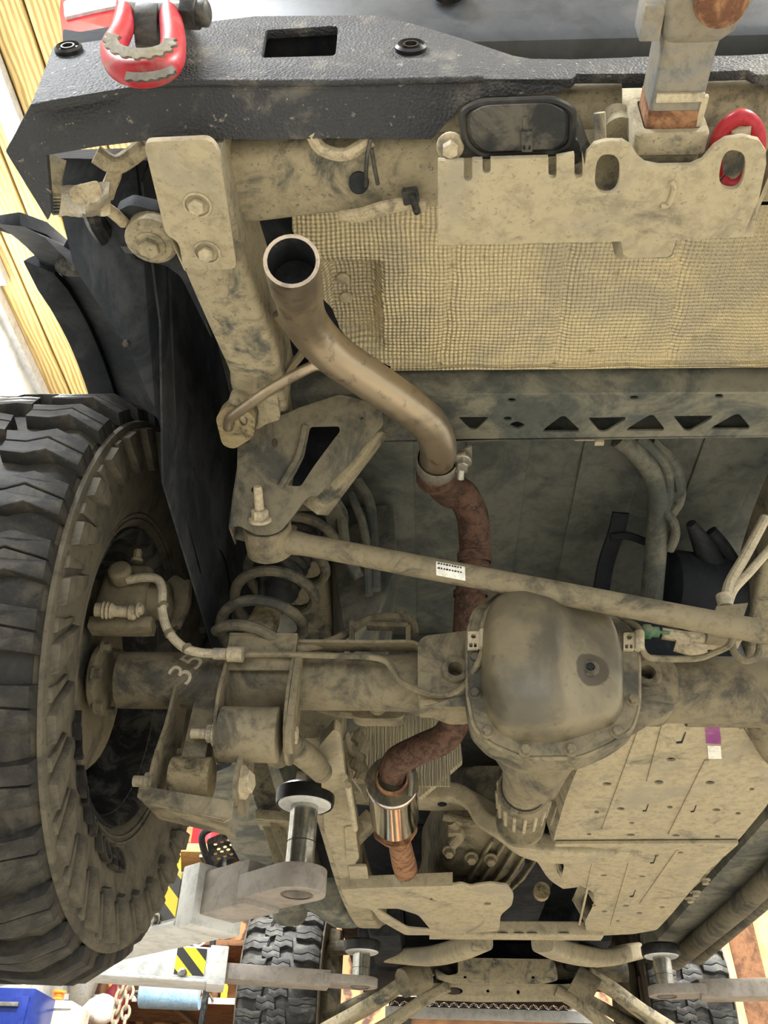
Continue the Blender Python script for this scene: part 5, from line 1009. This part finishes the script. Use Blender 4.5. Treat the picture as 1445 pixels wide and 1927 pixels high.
# ------------------------------------------------------------------ lift
def beam(mb, a, b, w, h, z0):
    a, b = V(a), V(b); return mb.sweep([V((a.x, a.y, z0)), V((b.x, b.y, z0))], [(-w, 0), (w, 0), (w, h), (-w, h)])
def lift_arm(pad, post, ztop, zarm, reach, lab, mats, tape=True, hs=(.075, .085)):
    p = V((pad[0], pad[1], 0)); q = V((post[0], post[1], 0)); d = (q-p).normalized(); n = V((-d.y, d.x, 0)); L = (q-p).length
    m0, m1 = mats
    h = hs[0]; z0 = zarm-h*.55; k = hs[1]
    mb = MB(); beam(mb, p+d*reach, q, .056, k, z0-.006); t = mb.build('lift_arm', M[m0], lift, lab, bevel=.004)
    mb = MB().lathe([(.028, 0), (.028, zt := ztop-.034-zarm)], (p.x, p.y, zarm), (0, 0, 1), 28); mb.build('pad_column', M['column'], t, 'oily steel height column')
    mb = MB().lathe([(.0285, zt*.45), (.0290, zt*.455), (.0285, zt*.46)], (p.x, p.y, zarm), (0, 0, 1), 28, False); mb.build('column_groove', M['dark'], t)
    mb = MB().lathe([(.050, 0), (.054, .003), (.054, .006)], (p.x, p.y, ztop-.036), (0, 0, 1), 32); mb.build('pad_plate', M['lift'], t, 'pale steel plate under the pad')
    mb = MB().lathe([(.054, .0), (.058, -.004), (.060, .004), (.060, .024), (.056, .029), (.0005, .029)], (p.x, p.y, ztop-.030), (0, 0, 1), 36, False); mb.build('rubber_pad', M['black_gloss'], t, 'round black rubber lifting pad')
    h = hs[0]; z0 = zarm-h*.55
    e = [p+d*(.055*math.cos(a))+n*(.055*math.sin(a)) for a in [PI/2+PI*k/12 for k in range(13)]]
    e = e+[p+d*.12-n*.050, p+d*.12+n*.050]
    hole = [p+V((.026*math.cos(a), .026*math.sin(a), 0)) for a in [2*PI*k/24 for k in range(24)]]
    mb = MB().plate([V((v.x, v.y, z0+.010)) for v in e], (0, 0, h*.55), [[V((v.x, v.y, z0+.010)) for v in hole]]); mb.build('arm_end', M[m1], t, bevel=.003)
    mb = MB().lathe([(.0265, 0), (.031, 0), (.031, .003), (.0265, .003)], (p.x, p.y, z0+.008), (0, 0, 1), 28, False); mb.build('bore_ring', M['steel'], t)
    mb = MB(); beam(mb, p+d*.10, p+d*(reach+.25), .046, h, z0); mb.build('inner_arm', M[m1], t, bevel=.004)
    mb = MB(); pr_ = [(-.064, -.016), (.064, -.016), (.064, k+.006), (-.064, k+.006)]; mb.sweep([V((p+d*(reach-.006)).to_tuple()[:2]+(z0-.006,)), V((p+d*(reach+.05)).to_tuple()[:2]+(z0-.006,))], pr_); mb.build('arm_collar', M[m0], t, bevel=.005)
    mb = MB(); beam(mb, p+d*(reach+.05), q, .066, .010, z0-.018); mb.build('arm_flange', M[m0], t, bevel=.002)
    if tape:
        c = p+d*(reach+.105); mb = MB()
        side = -1 if (n.y > 0) else 1
        mb.plate([V((v.x, v.y, zz)) for v, zz in ((c-d*.045+n*.0575*side, z0), (c+d*.045+n*.0575*side, z0), (c+d*.045+n*.0575*side, z0+k-.012), (c-d*.045+n*.0575*side, z0+k-.012))], n*.0012*side); mb.build('hazard_tape', M['hazard'], t, 'yellow and black hazard tape')
        mb = MB().bolt(c+n*.057*side+d*.02+V((0, 0, z0+.004)), n*side, .010, .014); mb.build('arm_bolt', M['steel'], t)
    return t
PL, PRt = V((-1.72, 1.60, 0)), V((2.0, 1.55, 0))
lift = thing('vehicle_lift', 'pale grey two-post lift holding the truck up by its arms', 'vehicle lift')
lift_arm((-.462, .52), PL, .010, -.160, .245, 'near lift arm with taupe inner arm reaching under the frame behind the rear tyre', ('lift', 'lift_dark'), hs=(.085, .10))
lift_arm((-.425, 1.88), PL, .02, -.100, .43, 'far lift arm with pale sleeve crossing the front left tyre', ('lift', 'lift_dark'), hs=(.045, .088))
lift_arm((.53, 1.88), PRt, .03, -.10, .42, 'right lift arm crossing the front right tyre', ('lift', 'lift_dark'), False, hs=(.05, .08))
for x, lb in ((PL.x-.20, 'pale grey lift post by the left wall'), (PRt.x+.20, 'pale grey lift post on the right of the truck')):
    mb = MB().loft([[V((x+a, PL.y+b, z)) for a, b in rp([(-.14, -.13), (.14, -.13), (.14, .13), (-.14, .13)], .02)] for z in (FLOOR+.02, FLOOR+3.6)]); t = mb.build('lift_post', M['lift'], lift, lb)
    mb = MB().box((x, PL.y, FLOOR+.01), .5, .5, .02); mb.build('base_plate', M['lift'], t, bevel=.004)
    mb = MB().box((x, PL.y, FLOOR+1.82), .30, .29, .32); mb.build('carriage', M['lift_dark'], t, bevel=.01)

# ------------------------------------------------------------------ far end of the workshop
def shelf(name, x0, x1, y0, y1, z, lab, m, th=.03):
    t = thing(name, lab, 'shelf'); MB().box(((x0+x1)/2, (y0+y1)/2, z-th/2), x1-x0, y1-y0, th).build('board', M[m], t, bevel=.003)
    for x in (x0+.12, (x0+x1)/2, x1-.12):
        b = MB().box((x, y1-.012, z-th-.10), .03, .024, .20); b.box((x, (y0+y1)/2, z-th-.012), .03, (y1-y0)*.9, .024); b.build('bracket', M['steel'], t)
    return t
z1 = A(350, 1604, 'Y', 4.4).z
shelf('wall_shelf', -2.1, -1.05, 4.22, 4.68, z1, 'pale pine wall shelf carrying the red bottle', 'plank', .05)
t = thing('gas_bottle', 'red gas bottle standing on the pine shelf', 'gas bottle', (A(384, 1590, 'Y', 4.42).x, 4.42, z1))
MB().lathe([(.075, 0), (.085, .012), (.085, .38), (.07, .43), (.03, .46), (.03, .48)], (0, 0, 0), (0, 0, 1), 28).build('body', M['red_plain'], t); MB().lathe([(.02, .48), (.02, .53), (.03, .535), (.03, .55)], (0, 0, 0), (0, 0, 1), 14).build('valve', M['zinc'], t)
# perforated step hung behind the near arm
t = thing('step_seat', 'black perforated seat with tubular frame behind the near lift arm', 'seat'); Ys = 2.9
pl = plane3(A(395, 1590, 'Y', Ys), A(460, 1560, 'Y', Ys), A(455, 1610, 'Y', Ys+.12))
hl = [PP(ell(405+i*12+(j % 2)*6, 1588-i*4+j*9, 4, 3, 0, 10), pl) for i in range(4) for j in range(4)]
MB().plate(PP(rp([(388, 1580), (445, 1556), (468, 1612), (398, 1638)], 8), pl), (0, .012, .0), hl).build('perforated_pan', M['black'], t)
MB().tube(PP([(398, 1640), (384, 1600), (380, 1574), (396, 1560), (440, 1552), (452, 1570), (472, 1616)], pl), .016, 12, 6).build('tube_frame', M['black_gloss'], t)
q = AP(420, 1610, pl); MB().tube([V((q.x, q.y+.03, q.z)), V((q.x, q.y+.03, FLOOR))], .014, 10).build('post', M['black'], t); MB().lathe([(.16, 0), (.16, .02), (.03, .03)], (q.x, q.y+.03, FLOOR), (0, 0, 1), 20).build('base', M['black'], t)
z2 = A(360, 1778, 'Y', 4.3).z
shelf('wall_shelf', -2.15, -1.1, 4.15, 4.68, z2, 'brown wall shelf under the ribbed crate', 'brown', .03)
t = thing('crate', 'dark grey ribbed plastic crate on the brown shelf', 'crate', (A(345, 1770, 'Y', 4.35).x, 4.45, z2))
MB().loft([[V((x, y, z)) for x, y in rp([(-a, -b), (a, -b), (a, b), (-a, b)], .03)] for z, a, b in ((0, .19, .15), (.22, .21, .17), (.23, .225, .185), (.25, .225, .185))]).build('body', M['black'], t)
rb = MB().box((0, 0, .11), .016, .012, .2).mesh('rib', .003); rb.materials.append(M['black'])
for k in range(8): inst('rib', rb, t, (-.17+k*.048, -.165, .0))
t = tag(MB().tube(TP([(336, 1604, 4.215), (340, 1680, 4.205), (352, 1740, 4.20), (362, 1765, 4.20), (376, 1782, 4.20)], 'Y'), .011, 8, 4).build('strap', M['yellow']), 'yellow strap hanging in front of the ribbed crate', 'strap')
t = tag(MB().tube([A(372+20*math.cos(a), 1750+30*math.sin(a), 'Y', 4.1) for a in [k*.42 for k in range(15)]], .006, 8, 3, True).build('cable_loop', M['lift']), 'grey cable loop hanging beside the yellow strap', 'cable')
z3 = A(330, 1890, 'Y', 4.25).z
shelf('wall_shelf', -2.15, -.95, 4.05, 4.68, z3, 'long shelf with pale edge under the paper towel roll', 'brown', .03)
MBs = MB().box((-1.55, 4.04, z3-.012), 1.2, .012, .03); e_ = tag(MBs.build('shelf_edge', M['lift'], bevel=.002), 'pale metal strip along the front of the towel shelf', 'strip')
t = thing('paper_towel', 'blue paper towel roll hanging in front of the pale shelf strip', 'paper towel', A(322, 1868, 'Y', 3.92))
MB().lathe([(.075, -.155), (.078, -.15), (.078, .15), (.075, .155), (.022, .155), (.022, -.155)], (0, 0, 0), (1, .05, 0), 36, False).build('roll', M['towel'], t); MB().lathe([(.022, -.157), (.022, .157), (.018, .157), (.018, -.157)], (0, 0, 0), (1, .05, 0), 18, False).build('core', M['plank'], t)
zz = t.location.z; MB().tube([(-.20, .11, z3-.01-zz), (-.20, 0, 0), (.20, .02, 0), (.20, .11, z3-.01-zz)], .008, 8).build('holder', M['steel'], t)
t = thing('pipe_fittings', 'small brass fittings at the end of the towel roll', 'fittings', (A(392, 1868, 'Y', 4.1).x, 4.08, z3))
for k, (dx, h, m) in enumerate(((-.01, .10, 'zinc'), (.04, .13, 'brown'), (.09, .11, 'yellow'))): MB().lathe([(.018, 0), (.018, h*.6), (.01, h*.7), (.01, h)], (dx, 0, 0), (0, 0, 1), 12).build('fitting', M[m], t)
t = thing('chain', 'rusty tan chain hanging under the far lift arm', 'chain'); lk = MB().tube([V((.018*math.cos(a), 0, .030*math.sin(a))) for a in [k*PI/6 for k in range(12)]], .0075, 8, 0, True).mesh('link'); lk.materials.append(M['wrap'])
c = A(250, 1830, 'Y', 3.6)
for k in range(16): inst('link', lk, t, (c.x+random.uniform(-.004, .004), c.y, c.z-.044*k), (0, 0, (k % 2)*PI/2+.3))
for k in range(14): inst('link', lk, t, (c.x-.055+random.uniform(-.004, .004), c.y+.02, c.z-.02-.044*k), (0, 0, (k % 2)*PI/2+.9))
t = tag(MB().tube(TP([(204, 1830, 4.06), (206, 1850, 4.06), (212, 1866, 4.06), (206, 1882, 4.06), (212, 1899, 4.07)], 'Y'), .010, 8, 4).build('hook_cord', M['orange']), 'orange hook cord beside the chain', 'cord')
t = thing('cabinet', 'deep blue tool cabinet in the lower left corner', 'cabinet', (A(58, 1900, 'Y', 3.16).x-.11, 3.30, FLOOR))
H_ = A(40, 1862, 'Y', 3.2).z-FLOOR
MB().box((0, 0, H_/2), .22, .28, H_).build('body', M['blue'], t, bevel=.008)
for k in range(5): f = MB().box((0, -.148, H_-.14-k*.24), .19, .02, .21).build('drawer', M['blue'], t, bevel=.004); MB().box((0, -.165, H_-.07-k*.24), .12, .018, .018).build('drawer_pull', M['steel'], f, bevel=.003)
zc = A(100, 1884, 'Y', 3.5).z
t = thing('board_box', 'cream painted box beside the blue cabinet', 'box', (A(92, 1905, 'Y', 3.5).x, 3.62, FLOOR)); Hc = zc-FLOOR
MB().box((0, 0, Hc/2), .22, .3, Hc).build('body', M['cream'], t, bevel=.004); MB().box((.0, -.152, Hc-.02), .23, .012, .03).build('edge_strip', M['white'], t); MB().box((-.118, -.152, Hc/2+.02), .03, .02, Hc+.04).build('corner_post', M['white'], t)
t = thing('thread_spool', 'small orange spool standing on the cream box', 'spool', (A(100, 1882, 'Y', 3.55).x+.01, 3.58, zc))
MB().lathe([(.035, 0), (.035, .01), (.022, .012), (.026, .02), (.022, .028), (.026, .036), (.022, .044), (.035, .048), (.035, .058)], (0, 0, 0), (0, 0, 1), 18).build('body', M['orange'], t)
def lump(name, x, y, Yd, rx, ry, rz, m, lab, cat, seed):
    random.seed(seed); mb = MB(); o = A(x, y, 'Y', Yd); rings = []
    for i in range(9):
        th = PI*i/8; j_ = [1+random.uniform(-.22, .22) for k in range(18)]; rings.append([V((rx*math.sin(th)*math.cos(p)*(1+.25*math.sin(3*p+seed))*j_[int(p*2.87)], ry*math.sin(th)*math.sin(p), rz*math.cos(th)*(1+.15*math.sin(2*p+seed)))) for p in [2*PI*k/18 for k in range(18)]])
    o.z = z4+rz*1.16; mb.loft(rings, False); ob = mb.build(name, M[m], smooth=80); ob.location = o; return tag(ob, lab, cat)
z4 = A(200, 1930, 'Y', 3.9).z-.02
shelf('work_bench', -2.2, -.95, 3.78, 4.1, z4, 'brown bench top under the rags', 'brown', .05)
lump('rag', 184, 1912, 3.86, .075, .06, .07, 'white_cloth', 'crumpled white rag in the lower left', 'rag', 3)
lump('cloth', 221, 1895, 3.98, .06, .06, .13, 'dark_red', 'dark red cloth heaped behind the white rag', 'cloth', 5)
lump('canvas_bag', 150, 1880, 4.0, .07, .06, .2, 'hitch', 'grey canvas bag beside the cream box', 'bag', 8)
# diamond plate shelf and red toolbox in the middle distance
a, b = A(725, 1903, 'Y', 3.7), A(1135, 1912, 'Y', 3.7)
t = thing('tread_plate_shelf', 'bright aluminium diamond plate shelf beneath the truck nose', 'shelf'); pc = (a+b)*.5
MB().box((pc.x, 3.9, pc.z), b.x-a.x, .4, .02).build('plate', M['steel'], t, bevel=.002); MB().box((pc.x, 3.697, pc.z-.006), b.x-a.x, .012, .05).build('front_lip', M['lift'], t, bevel=.002)
MB().box((pc.x, 4.09, pc.z+.06), b.x-a.x, .012, .14).build('back_panel', M['chrome'], t, bevel=.002)
dm = MB().loft([[V((.02, 0, 0)), V((0, .006, 0)), V((-.02, 0, 0)), V((0, -.006, 0))], [V((.012, 0, .004)), V((0, .003, .004)), V((-.012, 0, .004)), V((0, -.003, .004))]]).mesh('tread_lozenge'); dm.materials.append(M['chrome'])
for i in range(40):
    for j in range(3): inst('tread_lozenge', dm, t, (a.x+.02+i*(b.x-a.x-.04)/39, 4.082, pc.z+.025+j*.035), (PI/2, (1 if (i+j) % 2 else -1)*.7, 0))
for x in (a.x+.1, b.x-.1): MB().box((x, 3.9, (pc.z+FLOOR)/2), .05, .3, pc.z-FLOOR-.02).build('leg', M['steel'], t)
c = A(1196, 1830, 'Y', 3.75)
t = thing('tool_box', 'bright red tool box seen past the right lifting pad', 'tool box', (c.x, 3.9, c.z-.16)); MB().box((0, 0, .13), .16, .2, .26).build('body', M['red_plain'], t, bevel=.008); MB().box((0, 0, .275), .17, .21, .03).build('lid', M['red_plain'], t, bevel=.006); MB().tube([V((-.05, 0, .29)), V((-.05, 0, .33)), V((.05, 0, .33)), V((.05, 0, .29))], .008, 8).build('handle', M['black'], t)
st = tag(MB().lathe([(.13, 0), (.13, .02), (.03, .03), (.03, c.z-.16-FLOOR-.03), (.12, c.z-.16-FLOOR-.02), (.12, c.z-.16-FLOOR)], (c.x, 3.9, FLOOR), (0, 0, 1), 20).build('pedestal_stand', M['steel']), 'round steel stand under the red tool box', 'stand')
for k, (x, w, lean, m, lab) in enumerate(((1395, .10, .10, 'plank', 'pale pine plank leaning right of the front tyre'), (1432, .16, .05, 'brown', 'dark plank leaning at the right edge'), (1470, .16, .02, 'plank', 'second pine plank leaning beyond the dark plank'))):
    p = A(x, 1760, 'Y', 4.2); h = p.z+.55-FLOOR; mb = MB().loft([[V((sx*w/2, sy*.02, 0)) for sx, sy in ((-1, -1), (1, -1), (1, 1), (-1, 1))], [V((sx*w/2-lean, sy*.02+.2, h)) for sx, sy in ((-1, -1), (1, -1), (1, 1), (-1, 1))]]); o = mb.build('plank', M[m], bevel=.003); o.location = (p.x, 4.2+.05*k, FLOOR); tag(o, lab, 'plank')
